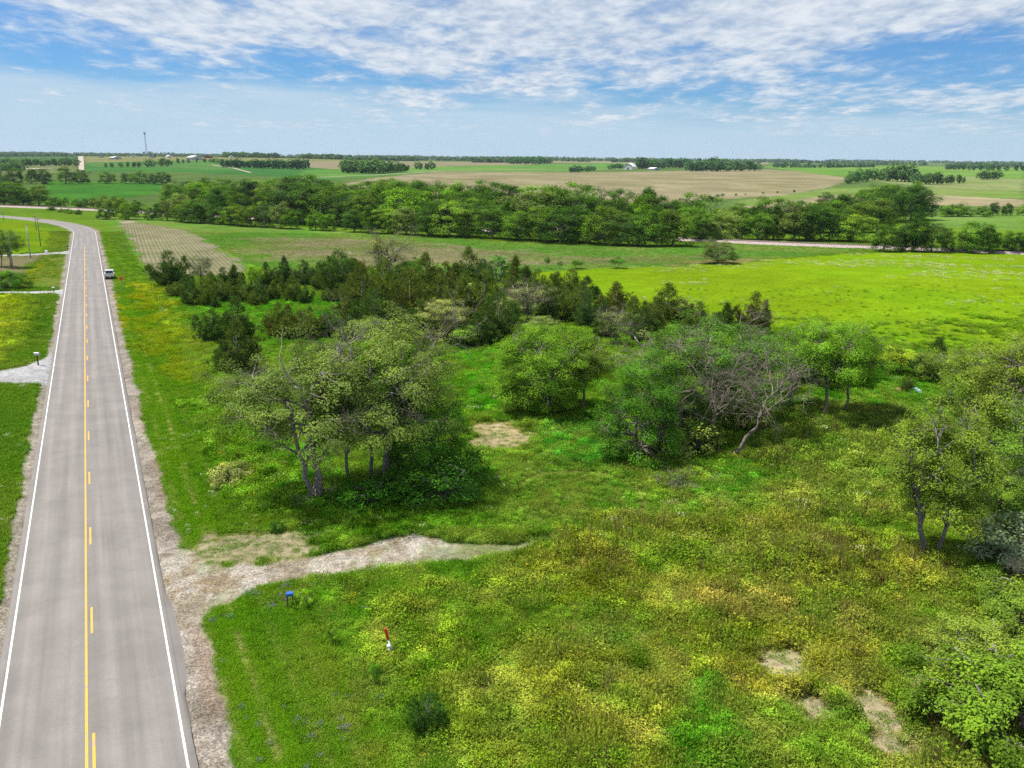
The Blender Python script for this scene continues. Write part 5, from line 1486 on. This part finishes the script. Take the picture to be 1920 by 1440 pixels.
for i, d_ in enumerate(tuft_defs):
    o = bpy.data.objects.new(f'clump_{i}', clump_mesh(f'clump_{i}', d_, M_TUFT))
    TUFTS.objects.link(o)

def scatter_nodes():
    ng = bpy.data.node_groups.new('scatter_clumps', 'GeometryNodeTree')
    ng.interface.new_socket('Geometry', in_out='INPUT', socket_type='NodeSocketGeometry')
    ng.interface.new_socket('Geometry', in_out='OUTPUT', socket_type='NodeSocketGeometry')
    nd, ln = ng.nodes, ng.links
    gi, go = nd.new('NodeGroupInput'), nd.new('NodeGroupOutput')
    ci = nd.new('GeometryNodeCollectionInfo')
    ci.inputs['Collection'].default_value = TUFTS
    ci.inputs['Separate Children'].default_value = True
    ci.inputs['Reset Children'].default_value = True
    io = nd.new('GeometryNodeInstanceOnPoints')
    io.inputs['Pick Instance'].default_value = True
    def attr(nm, typ):
        a = nd.new('GeometryNodeInputNamedAttribute')
        a.data_type = typ
        a.inputs['Name'].default_value = nm
        return a.outputs['Attribute']
    e = nd.new('FunctionNodeEulerToRotation')
    ln.new(attr('rot', 'FLOAT_VECTOR'), e.inputs[0])
    ln.new(gi.outputs[0], io.inputs['Points'])
    ln.new(ci.outputs[0], io.inputs['Instance'])
    ln.new(attr('idx', 'INT'), io.inputs['Instance Index'])
    ln.new(e.outputs[0], io.inputs['Rotation'])
    ln.new(attr('scl', 'FLOAT_VECTOR'), io.inputs['Scale'])
    ln.new(io.outputs[0], go.inputs[0])
    return ng
NG = scatter_nodes()

def scatter(name, label, X, Y, idx, scl, colr, seed):
    rng = np.random.default_rng(seed)
    n = len(X)
    Z = tz(X, Y)
    rot = np.stack([rng.normal(size=n) * .12, rng.normal(size=n) * .12, rng.uniform(0, 6.28, n)], -1)
    me = new_mesh(name, np.stack([X, Y, Z], -1), [], attrs={
        'rot': ('FLOAT_VECTOR', 'POINT', rot), 'scl': ('FLOAT_VECTOR', 'POINT', scl), 'idx': ('INT', 'POINT', idx),
        'tcol': ('FLOAT_COLOR', 'POINT', np.concatenate([colr, np.ones((n, 1))], 1))})
    o = put(name, me, kind='stuff', label=label, cat='grass')
    md = o.modifiers.new('scatter', 'NODES')
    md.node_group = NG
    return o

def meadow():
    rng = np.random.default_rng(2024)
    N_ = 330000
    # clump spacing grows with distance
    uu = rng.uniform(0, 1, N_)
    y0, y1, p = 26.0, 175.0, .25
    Y = (y0 ** p + uu * (y1 ** p - y0 ** p)) ** (1 / p)
    X = rng.uniform(-1, 1, N_) * (6 + 0.70 * Y)
    col, veg, grav = cover(X, Y)
    lat = road_lateral(X, Y)
    keep = (np.abs(lat) > ROAD_HALF + .55) & (veg > .04) & (rng.uniform(0, 1, N_) > np.clip(grav * 3.0, 0, .985)) & (lat > -40)
    # bare straw patches carry few plants
    keep &= (veg > .14) | (rng.uniform(0, 1, N_) < .16)
    X, Y, col, veg, lat = X[keep], Y[keep], col[keep], veg[keep], lat[keep]
    n = len(X)
    lime = (col[:, 0] > .095) & (col[:, 2] < .0075) & (veg < .38)
    lk = ~lime | (rng.uniform(0, 1, n) < .02)
    X, Y, col, veg, lat = X[lk], Y[lk], col[lk], veg[lk], lat[lk]
    n = len(X)
    p1 = fbm(X, Y, 3.2, 501, 4); p2 = fbm(X, Y, 1.7, 502, 3)
    r = rng.uniform(0, 1, n)
    idx = np.where(r < .50, 0, np.where(r < .72, 2, np.where(r < .85, 1, 6)))
    idx = np.where((p1 > .60) & (r < .65), 1, idx)
    idx = np.where((p2 > .62) & (r < .3), 3, idx)
    idx = np.where((p2 < .3) & (r > .4), 2, idx)
    idx = np.where(veg < .30, 4, idx)
    tall = (veg > .85) & (X > 2) & (rng.uniform(0, 1, n) < .022 * (1 + 4 * (fbm(X, Y, 7, 509) > .56)))
    idx = np.where(tall, 5, idx)
    mnd = (veg > .62) & (rng.uniform(0, 1, n) < .075 * sstep(.35, .7, fbm(X, Y, 5, 511)))
    idx = np.where(mnd, 8, idx)
    lum = (rng.uniform(.62, 1.38, n) * (.55 + .9 * fbm(X, Y, 1.1, 512, 3)))[:, None]
    sm = ((1 - sstep(8.0, 15.0, lat)) * (1 - sstep(.5, .75, veg)) + (veg < .3)).clip(0, 1)[:, None]
    lum = lum * (1 - sm) + sm * rng.uniform(.86, 1.14, n)[:, None]
    idx = np.where((sm[:, 0] > .5) & (idx != 4) & (idx != 5), np.where(r < .75, 0, 4), idx)
    col = np.where(((veg > .0) & (veg < .14))[:, None], np.array((.08, .16, .01)), col)
    c = col * lum
    c = np.where((idx == 1)[:, None], c * .35 + np.array((.145, .182, .036)) * .65 * (.75 + .25 * lum), c)
    c = np.where((idx == 3)[:, None], c * .7 + np.array((.110, .175, .030)) * .3 * lum, c)
    c = np.where(((idx == 2) | (idx == 6))[:, None], c * .5 + np.array((.035, .120, .005)) * .5 * lum, c)
    c = np.where(mnd[:, None], c * .4 + np.array((.080, .150, .016)) * (.6 + .9 * rng.uniform(0, 1, n)[:, None]) * .6, c)
    c = np.where((idx == 5)[:, None], np.array((.13, .095, .055)) * lum, c)
    # a few wild flowers: yellow heads, white heads, violet heads
    fl = rng.uniform(0, 1, n)
    ye = (fl < .006) & (veg > .5) & (fbm(X, Y, 6, 520) > .5)
    wh = (fl > .994) & (Y > 50) & (fbm(X, Y, 8, 521) > .55)
    vi = (fl > .994) & (lat > 6) & (lat < 14) & (Y < 48) & (fbm(X, Y, 3, 523) > .55)
    idx = np.where(ye | wh | vi, 7, idx)
    c = np.where(ye[:, None], np.array((.26, .23, .012)), np.where(wh[:, None], np.array((.30, .31, .26)), np.where(vi[:, None], np.array((.10, .08, .18)), c)))
    flat_ = (veg > .5) & (fbm(X, Y, 2.0, 540, 3) < .3)
    c = np.where(flat_[:, None], c * .78 + np.array((.20, .19, .06)) * .22 * lum, c)
    # rusty dock patch and tan dead stems
    c = np.where((idx == 7)[:, None], c, c * (np.array((.93, 1.05, .75)) + sstep(-4, 6, X)[:, None] * sstep(75, 55, Y)[:, None] * np.array((.10, -.06, .08))))
    g = (Y / 40.0) ** .42
    s = np.clip(veg, .25, 1.3) ** .55 * rng.uniform(.65, 1.3, n) * g
    s = np.where(idx == 4, np.clip(.55 + veg, .5, 1.0) * g * rng.uniform(.8, 1.2, n), s)
    hs = s * rng.uniform(.75, 1.25, n) * np.where(idx == 4, .8, 1.0) / np.sqrt(g)
    pat = np.where(veg > .5, .55 + 1.1 * fbm(X, Y, 2.0, 540, 3), 1.0)
    hs = hs * pat
    scl = np.stack([s, s, hs], -1)
    return scatter('meadow_grass', 'rough meadow grass and weeds of the near ground', X, Y, idx, scl, c, 1)
meadow()

def far_meadow():
    """coarser clumps out to the creek wood, so that the fields are not bare sheets"""
    rng = np.random.default_rng(2025)
    N_ = 90000
    Y = 150 + (330 - 150) * rng.uniform(0, 1, N_) ** .8
    X = rng.uniform(-.72, .66, N_) * Y
    col, veg, grav = cover(X, Y)
    lat = road_lateral(X, Y)
    k = (np.abs(lat) > ROAD_HALF + 1) & (veg > .1) & (grav < .3) & (poly_sd(X, Y, fieldP) > 0)
    lime = (col[:, 0] > .095) & (col[:, 2] < .0085)
    k &= ~lime | (rng.uniform(0, 1, N_) < .22)
    X, Y, col, veg = X[k], Y[k], col[k], veg[k]
    n = len(X)
    idx = np.where(veg > .3, rng.choice([4, 4, 4, 6], n), 4)
    wh = (col[:, 0] > .095) & (col[:, 2] < .009) & (rng.uniform(0, 1, n) < .75 * sstep(-.1, .5, X / Y) * sstep(.52, .75, fbm(X * .4, Y * 1.0, 14, 530)) )
    idx = np.where(wh, 7, idx)
    c = col * rng.uniform(.62, .78, n)[:, None]
    c = np.where(wh[:, None], np.array((.24, .26, .14)), c)
    keep = wh | ~((col[:, 0] > .095) & (col[:, 2] < .0085))
    X, Y, idx, c, veg, n = X[keep], Y[keep], idx[keep], c[keep], veg[keep], int(keep.sum())
    s = rng.uniform(1.2, 2.3, n)
    scl = np.stack([s, s, s * np.clip(veg, .25, .7)], -1)
    return scatter('field_grass', 'grass of the pasture and the bottom land', X, Y, idx, scl, c, 2)
far_meadow()

# ----------------------------------------------------------------- vehicles, signs, posts, mailboxes
M_PAINTW = plain('silver_white_paint', (.62, .63, .64), .3, .1, spec=.6)
M_GLASS = plain('dark_glass', (.02, .025, .03), .08, spec=.8)
M_TYRE = plain('tyre_rubber', (.02, .02, .02), .85)
M_RIM = plain('alloy_rim', (.45, .45, .46), .35, .8)
M_RED = plain('red_lamp', (.45, .02, .02), .25)
M_CHROME = plain('chrome', (.55, .55, .56), .2, .9)
M_BLACKP = plain('black_plastic', (.03, .03, .03), .6)
M_ORANGE = plain('orange_sign', (.75, .26, .02), .5)
M_BLACKS = plain('sign_black', (.015, .015, .015), .6)
M_STEELP = plain('galvanised_post', (.32, .33, .33), .5, .5)
M_POLE = plain('weathered_pole', (.20, .165, .135), .9, vary=.3, scale=2.0)
M_POLEG = plain('grey_pole', (.36, .33, .30), .9, vary=.25, scale=2.0)
M_GREYBOX = plain('grey_mailbox', (.42, .43, .44), .4, .3)
M_BLUE = plain('blue_plastic', (.03, .12, .42), .45)
M_DARKWOOD = plain('dark_timber', (.055, .045, .04), .85, vary=.3)
M_WHITEP = plain('white_plastic', (.78, .78, .76), .5)
M_REDP = plain('red_plastic', (.60, .03, .02), .45)
M_TARP = plain('blue_tarp', (.36, .55, .68), .55, vary=.2, scale=3.0)
M_TARPR = plain('red_tarp', (.42, .17, .12), .7, vary=.25, scale=3.0)
M_ROOFW = plain('white_metal_roof', (.74, .73, .72), .45, vary=.08, scale=.3)
M_ROOFD = plain('slate_roof', (.12, .12, .14), .7, vary=.2, scale=.3)
M_ROOFR = plain('rust_roof', (.28, .13, .10), .7, vary=.2, scale=.3)
M_WALLW = plain('white_boards', (.66, .65, .62), .7, vary=.1, scale=.4)
M_WALLG = plain('grey_boards', (.36, .37, .40), .7, vary=.15, scale=.4)
M_WALLR = plain('red_boards', (.22, .06, .05), .8, vary=.15, scale=.4)
M_DMAST = plain('dark_mast_steel', (.10, .105, .11), .6)
M_DOORD = plain('dark_doorway', (.05, .05, .055), .8)

def part(parent, name, mb, mat, smooth=False):
    return put(name, mb.mesh(name, [mat], smooth=smooth), parent=parent)

road_ang = math.atan2(rd[1], rd[0])
# pickup truck; x forward
p = g1(206, 521)
_, tdir = road_centre(200)
tr = thing('pickup_truck', (p[0], p[1], float(tz(p[0], p[1])) + .02), 'silver white pickup truck parked on the gravel shoulder, seen from behind', 'truck', rz=road_ang)
body = MB().prism([(-2.85, .55), (-2.85, 1.02), (.95, 1.06), (2.55, .98), (2.85, .85), (2.85, .50), (2.3, .42), (-2.4, .42)], -.98, .98)
b = part(tr, 'body', body, M_PAINTW)
part(tr, 'bed_floor', MB().box((-1.75, 0, 1.045), (1.95, 1.66, .03)), M_BLACKP)
for s in (-1, 1):
    part(tr, 'bed_rail', MB().box((-1.8, s * .91, 1.17), (2.05, .14, .26)), M_PAINTW)
tg = part(tr, 'tailgate', MB().box((-2.86, 0, .98), (.08, 1.78, .62)), M_PAINTW)
part(tg, 'handle', MB().box((-2.905, 0, 1.15), (.03, .28, .08)), M_BLACKP)
part(tr, 'rear_bumper', MB().box((-2.95, 0, .55), (.2, 1.9, .24)), M_BLACKP)
part(tr, 'number_plate', MB().box((-3.055, 0, .58), (.012, .3, .15)), M_WHITEP)
cab = MB().prism([(-.80, 1.05), (-.72, 1.72), (-.5, 1.82), (.55, 1.82), (.78, 1.72), (1.42, 1.06)], -.86, .86)
c_ = part(tr, 'cab', cab, M_PAINTW)
part(tr, 'rear_window', MB().add([[-.815, -.74, 1.14], [-.815, .74, 1.14], [-.742, .68, 1.71], [-.742, -.68, 1.71]], [[0, 3, 2, 1]]), M_GLASS)
part(tr, 'windscreen', MB().add([[1.30, -.72, 1.16], [1.30, .72, 1.16], [.84, .66, 1.70], [.84, -.66, 1.70]], [[0, 1, 2, 3]]), M_GLASS)
for s in (-1, 1):
    part(tr, 'side_window', MB().add([[-.62, s * .866, 1.22], [.20, s * .866, 1.22], [.20, s * .866, 1.70], [-.56, s * .866, 1.70]], [[0, 1, 2, 3]]), M_GLASS)
    part(tr, 'side_window', MB().add([[.28, s * .866, 1.22], [1.12, s * .866, 1.22], [.70, s * .866, 1.70], [.28, s * .866, 1.70]], [[0, 1, 2, 3]]), M_GLASS)
    part(tr, 'tail_light', MB().box((-2.87, s * .91, .98), (.09, .14, .42)), M_RED)
    part(tr, 'wing_mirror', MB().box((.95, s * 1.10, 1.25), (.12, .24, .2)), M_BLACKP)
    for x in (-1.85, 1.85):
        w = part(tr, 'wheel', MB().tube([[x, s * .72, .39], [x, s * .99, .39]], [.39, .39], 18), M_TYRE, True)
        part(w, 'rim', MB().tube([[x, s * .98, .39], [x, s * 1.0, .39]], [.23, .23], 12), M_RIM)

# curve warning sign
p = g1(229.5, 546)
sg = thing('warning_sign', (p[0], p[1], float(tz(p[0], p[1]))), 'orange diamond curve warning sign with black arrow on the verge', 'sign', rz=road_ang + math.pi)
part(sg, 'post', MB().box((0, 0, 1.25), (.09, .09, 2.7)), M_STEELP)
d = .62
pn = part(sg, 'panel', MB().add([[.06, -d, 2.55], [.06, 0, 2.55 - d], [.06, d, 2.55], [.06, 0, 2.55 + d], [.03, -d, 2.55], [.03, 0, 2.55 - d], [.03, d, 2.55], [.03, 0, 2.55 + d]],
     [[0, 1, 2, 3], [4, 7, 6, 5], [0, 4, 5, 1], [1, 5, 6, 2], [2, 6, 7, 3], [3, 7, 4, 0]]), M_ORANGE)
ar = MB()
ar.box((.068, .10, 2.42), (.012, .11, .36))
ar.box((.069, -.02, 2.62), (.012, .30, .11))
ar.add([[.068, -.14, 2.50], [.068, -.14, 2.76], [.068, -.36, 2.63]], None, [[0, 2, 1]])
part(pn, 'arrow', ar, M_BLACKS)

def mailbox(px, py, label, colr, hgt=1.05, rz=0.0, size=1.0):
    p = g1(px, py)
    t = thing('mailbox', (p[0], p[1], float(tz(p[0], p[1]))), label, 'mailbox', rz=rz, scale=size)
    part(t, 'post', MB().box((0, 0, hgt / 2), (.1, .1, hgt)), M_DARKWOOD)
    a = np.linspace(0, math.pi, 9)
    prof = [(-.13, hgt)] + [(-.13 * math.cos(x), hgt + .16 + .13 * math.sin(x)) for x in a] + [(.13, hgt)]
    bx = part(t, 'box', MB().prism(prof, -.27, .27), colr)
    part(bx, 'door', MB().box((0, -.28, hgt + .14), (.24, .02, .24)), colr)
    part(bx, 'flag', MB().box((.145, -.05, hgt + .28), (.012, .05, .2)), M_REDP)
    return t
mailbox(72, 685, 'grey mailbox on a dark post at the pale driveway', M_GREYBOX, rz=1.4, size=1.25)
mailbox(101.5, 551, 'small mailbox on a thin post at the middle driveway', M_GREYBOX, rz=1.4)
mailbox(127.5, 470.5, 'black mailbox at the farthest driveway', M_BLACKP, rz=1.4, size=1.2)

p = g1(545, 1142)
t = thing('blue_mailbox', (p[0], p[1], float(tz(p[0], p[1]))), 'blue box on two dark posts half hidden by a green bush', 'mailbox', rz=.25, scale=.85)
for s in (-1, 1):
    part(t, 'post', MB().box((s * .17, 0, .52), (.08, .08, 1.06)), M_DARKWOOD)
bx = part(t, 'box', MB().box((0, -.04, 1.14), (.46, .36, .20), taper=(1, .92)), M_BLUE)
part(bx, 'lid', MB().box((0, -.235, 1.14), (.40, .02, .15)), M_BLUE)
part(t, 'shelf', MB().box((0, 0, 1.025), (.5, .3, .03)), M_DARKWOOD)

p = g1(738, 1229)
t = thing('marker_post', (p[0], p[1], float(tz(p[0], p[1]))), 'red and white marker post leaning in the near meadow', 'marker post')
t.rotation_euler = (.05, -.24, 0)
part(t, 'white_sleeve', MB().tube([[0, 0, -.1], [0, 0, .98]], [.055, .055], 12), M_WHITEP, True)
rs = part(t, 'red_sleeve', MB().tube([[0, 0, .981], [0, 0, 1.62], [0, 0, 1.66]], [.072, .072, .05], 12), M_REDP, True)
p = g1(730, 1231)
t = thing('vent_pipe', (p[0], p[1], float(tz(p[0], p[1]))), 'short white capped pipe beside the marker post', 'pipe')
part(t, 'pipe', MB().tube([[0, 0, -.1], [0, 0, .62]], [.07, .07], 12), M_WHITEP, True)
part(t, 'cap', MB().tube([[0, 0, .60], [0, 0, .66], [0, 0, .70]], [.12, .12, .06], 14), M_WHITEP, True)

def utility_pole(px, py, top, label, mat, arm=True, r=.16):
    p = g1(px, py)
    h = (py - top) * m_per_px(p) * 1.03
    t = thing('utility_pole', (p[0], p[1], p[2]), label, 'utility pole', 'utility poles left of the road', rz=.5)
    part(t, 'shaft', MB().tube([[0, 0, -.3], [0, 0, h]], [r, r * .72], 10), mat, True)
    if arm:
        part(t, 'crossarm', MB().box((0, 0, h - .7), (1.5, .12, .14)), M_POLE)
        for s in (-.65, 0.2, .65):
            part(t, 'insulator', MB().tube([[s, 0, h - .63], [s, 0, h - .42]], [.05, .035], 8), M_WHITEP)
    else:
        part(t, 'pole_cap', MB().tube([[0, 0, h], [0, 0, h + .12]], [r * .85, r * .5], 8), M_POLE)
utility_pole(23.5, 503, 449, 'thick pale utility pole in front of the roadside tree', M_POLEG, False, .24)
utility_pole(57.5, 484, 425, 'pale utility pole at the farthest driveway', M_POLEG, False, .17)
utility_pole(76.5, 462, 409, 'dark utility pole inside the road bend', M_POLE, True, .15)
utility_pole(68.5, 433, 404, 'far utility pole behind the dark one in the bend', M_POLE, True, .14)
utility_pole(7, 414, 396, 'farthest utility pole near the left border', M_POLE, True, .14)
p = g1(87, 475.5)
t = thing('utility_pedestal', p, 'small white utility box beside the farthest driveway', 'utility box')
part(t, 'housing', MB().box((0, 0, .42), (.7, .5, .86), taper=(.92, .9)), M_WHITEP)
part(t, 'lid', MB().box((0, 0, .88), (.74, .54, .06)), M_WHITEP)

def crumpled(name, px, py, wm, dm, h, label, cat, mat, seed):
    rng = np.random.default_rng(seed)
    p = g1(px, py)
    n = 16
    X, Y = np.meshgrid(np.linspace(-1, 1, n), np.linspace(-1, 1, n))
    x, y = X.ravel() * wm / 2, Y.ravel() * dm / 2
    x = x + .12 * wm * (vnoise(X.ravel() * 2 + seed, Y.ravel() * 2, seed) - .5)
    y = y + .2 * dm * (vnoise(X.ravel() * 2, Y.ravel() * 2 + seed, seed + 1) - .5)
    edge = (1 - np.abs(X.ravel()) ** 3) * (1 - np.abs(Y.ravel()) ** 3)
    z = h * edge * (.55 + .9 * vnoise(X.ravel() * 2.5 + seed, Y.ravel() * 2.5, seed + 2)) + .06
    ii = np.arange(n * n).reshape(n, n)
    q = np.stack([ii[:-1, :-1], ii[:-1, 1:], ii[1:, 1:], ii[1:, :-1]], -1).reshape(-1, 4)
    me = new_mesh(name, np.stack([x, y, z], -1), q, [mat], smooth=True)
    return put(name, me, loc=(p[0], p[1], float(tz(p[0], p[1]))), label=label, cat=cat, rz=-.25)
crumpled('tarp', 1716, 738, 1.55, 1.5, .62, 'pale blue tarp spread over a low heap in the grass', 'tarp', M_TARP, 3)
crumpled('tarp', 1680, 734, 1.25, 1.4, .38, 'faded red tarp lying left of the little cedar', 'tarp', M_TARPR, 5)

def brush_pile(px, py, wm, label, seed, n=34):
    rng = np.random.default_rng(seed)
    p = g1(px, py)
    mb = MB()
    mb.tube(bend(np.array([-wm * .6, 0, .25]), np.array([wm * .6, .1, .3]), rng, 6, .06), np.linspace(.09, .03, 6), 5)
    for i in range(n):
        a = rng.uniform(0, 6.28)
        c = np.array([rng.normal() * wm * .25, rng.normal() * wm * .25, rng.uniform(.1, .55)])
        dv = np.array([math.cos(a), math.sin(a) * .6, rng.uniform(-.05, .5)])
        twigs(mb, rng, c, dv, wm * rng.uniform(.2, .4), .03, 2, 3, 0)
    o = put('brush_pile', mb.mesh('brush_pile', [M_DEAD], smooth=True), loc=(p[0], p[1], float(tz(p[0], p[1]))), label=label, cat='brush pile')
    return o
brush_pile(1272, 912, 3.0, 'grey heap of cut branches on the grass before the dead trees', 4)
brush_pile(1905, 1075, 2.4, 'grey fallen branches at the right border under the silvery shrub', 8, 24)
brush_pile(1110, 452, 9.0, 'grey brown brush heap at the foot of the creek wood', 9, 30)
def log(px, py, L, r, rz, label, seed):
    rng = np.random.default_rng(seed)
    p = g1(px, py)
    mb = MB()
    P = bend(np.array([-L / 2, 0, r * .9 + .1]), np.array([L / 2, 0, r * 1.1 + .15]), rng, 7, .05)
    mb.tube(P, np.linspace(r, r * .7, 7), 9)
    mb.tube(bend(P[4], P[4] + np.array([.35, .3, .5]), rng, 4, .1), np.linspace(r * .4, .02, 4), 5)
    return put('fallen_log', mb.mesh('fallen_log', [M_DEAD], smooth=True), loc=(p[0], p[1], float(tz(p[0], p[1]))), label=label, cat='log', rz=rz)
log(790, 953, 1.6, .12, .3, 'short grey log in the shade under the elms', 2)
p = g1(1273, 846)
rng0 = np.random.default_rng(3)
mb = MB().tube(bend(np.array([0, 0, -.2]), np.array([.1, 0, 1.0]), rng0, 5, .06), [.26, .2, .18, .17, .12], 9)
put('broken_stump', mb.mesh('broken_stump', [plain('split_wood', (.42, .17, .08), .9, vary=.3, scale=5)], smooth=True), loc=(p[0], p[1], float(tz(p[0], p[1]))), label='orange brown broken stump at the foot of the dead tree', cat='stump')

# ----------------------------------------------------------------- far farm buildings and the mast
def farm_building(name, px, py, wpx, hpx, label, roof, wall, rz=0.0, ratio=.7, gambrel=False, doors=1):
    p = g1(px, py)
    k = m_per_px(p)
    w, h = wpx * k, hpx * k
    L = w * ratio
    t = thing(name, (p[0], p[1], p[2] - .3), label, 'building', rz=rz)
    eave = h * (.5 if gambrel else .62)
    part(t, 'wall', MB().prism([(-w / 2, 0), (w / 2, 0), (w / 2, eave), (0, h * .97), (-w / 2, eave)], -L / 2, L / 2), wall)
    o_ = .04 * w
    if gambrel:
        pr = [(-w / 2 - o_, eave - .2), (-w * .33, h * .80), (0, h), (w * .33, h * .80), (w / 2 + o_, eave - .2)]
    else:
        pr = [(-w / 2 - o_, eave - .2), (0, h), (w / 2 + o_, eave - .2)]
    th = .03 * h + .15
    prof = pr + [(a, c - th) for a, c in reversed(pr)]
    n = len(pr)
    mb = MB()
    for i in range(n - 1):
        (a0, z0), (a1, z1) = pr[i], pr[i + 1]
        y0, y1 = -L / 2 - o_, L / 2 + o_
        mb.add([[a0, y0, z0], [a1, y0, z1], [a1, y1, z1], [a0, y1, z0], [a0, y0, z0 + th], [a1, y0, z1 + th], [a1, y1, z1 + th], [a0, y1, z0 + th]],
               [[0, 3, 2, 1], [4, 5, 6, 7], [0, 1, 5, 4], [1, 2, 6, 5], [2, 3, 7, 6], [3, 0, 4, 7]])
    part(t, 'roof', mb, roof)
    for i in range(doors):
        x = (i - (doors - 1) / 2) * w / (doors + .5)
        part(t, 'door', MB().box((x, -L / 2 - .06, eave * .36), (w * .2, .1, eave * .72)), M_DOORD)
    return t
bt = farm_building('barn', 1181, 318, 17, 11.5, 'white barn with steep pale roof on the horizon, tallest of the farm', M_ROOFW, M_WALLW, rz=-.55, ratio=1.1, gambrel=True)
farm_building('shed', 1226, 319, 15, 5, 'low white shed right of the white barn', M_ROOFW, M_WALLG, rz=.5, ratio=1.2)
farm_building('shed', 1317, 316, 60, 5.5, 'long pale roofed shed among the farm trees', M_ROOFW, M_WALLW, rz=.05, ratio=.3, doors=4)
farm_building('shed', 1292, 317, 10, 4.5, 'small grey shed at the end of the long shed', M_ROOFW, M_WALLG, ratio=.8)
farm_building('house', 957, 297.5, 11, 4.5, 'house with rust red roof beside the flat topped grove', M_ROOFR, M_WALLW, rz=.9)
farm_building('shed', 190, 295.5, 9, 4, 'small dark roofed shed, leftmost of the far farm', M_ROOFD, M_WALLG, rz=.6)
farm_building('shed', 217, 298.5, 17, 5, 'grey metal shed lowest on the far farm slope', M_ROOFW, M_WALLG, rz=.9)
farm_building('shed', 250, 295, 11, 4, 'long white shed left of the mast', M_ROOFW, M_WALLW, rz=.4)
farm_building('shed', 286, 296, 12, 4, 'dark roofed house just below the pine row', M_ROOFD, M_WALLG, rz=.5)
farm_building('house', 317, 296, 10, 5, 'white house at the right end of the pine row', M_ROOFW, M_WALLW, rz=.8)
farm_building('machine_shed', 365, 300, 21, 8, 'biggest machine shed of the far farm with pale roof', M_ROOFW, M_WALLG, rz=.85, ratio=.9)
farm_building('shed', 391, 296.5, 15, 5, 'dark red shed right of the biggest machine shed', M_ROOFD, M_WALLR, rz=.3)
farm_building('shed', 434, 296, 9, 4, 'small white shed farthest right of the far farm', M_ROOFW, M_WALLW, rz=.4)
farm_building('shed', 38, 314, 10, 4, 'white shed by the gravel yard at the left border', M_ROOFW, M_WALLW, rz=.6)

p = g1(275, 291.8)
k = m_per_px(p)
hh = 42 * k
t = thing('lattice_mast', p, 'tall lattice radio mast standing over the far farm', 'mast')
b0, b1 = 3.4 * k / 2, 1.1 * k / 2
lev = 9
corner = lambda i, f: np.array([math.cos(i * 2.094 + .4) * (b0 * (1 - f) + b1 * f), math.sin(i * 2.094 + .4) * (b0 * (1 - f) + b1 * f), hh * f])
for i in range(3):
    part(t, 'leg', MB().tube([corner(i, 0), corner(i, .5), corner(i, 1)], [.30 * k, .28 * k, .24 * k], 5), M_DMAST)
    mb = MB()
    for l in range(lev):
        a, c = corner(i, l / lev), corner((i + 1) % 3, (l + 1) / lev)
        a2, c2 = corner((i + 1) % 3, l / lev), corner(i, (l + 1) / lev)
        mb.tube([a, c], [.14 * k] * 2, 4)
        mb.tube([a2, c2], [.14 * k] * 2, 4)
    part(t, 'bracing', mb, M_DMAST)
for i in range(3):
    a = i * 2.094
    part(t, 'antenna', MB().box((math.cos(a) * 1.3 * k, math.sin(a) * 1.3 * k, hh * .95), (.9 * k, .9 * k, 3.6 * k), a), M_DMAST)
part(t, 'top_rod', MB().tube([[0, 0, hh * .98], [0, 0, hh * 1.05]], [.12 * k, .08 * k], 5), M_STEELP)

# ----------------------------------------------------------------- air
HAZE = 3.2e-5
mt = bpy.data.materials.new('air'); mt.use_nodes = True
N = NT(mt.node_tree)
out = N.n('ShaderNodeOutputMaterial')
pv = N.n('ShaderNodeVolumePrincipled', inp={'Color': (.72, .84, 1.0, 1), 'Density': HAZE, 'Anisotropy': .2})
N.link(pv.outputs[0], out.inputs['Volume'])
mb = MB().box((0, 4550, 50), (18000, 9500, 180))
put('haze', mb.mesh('haze', [mt]), kind='stuff', label='thin summer haze over the whole country', cat='haze')
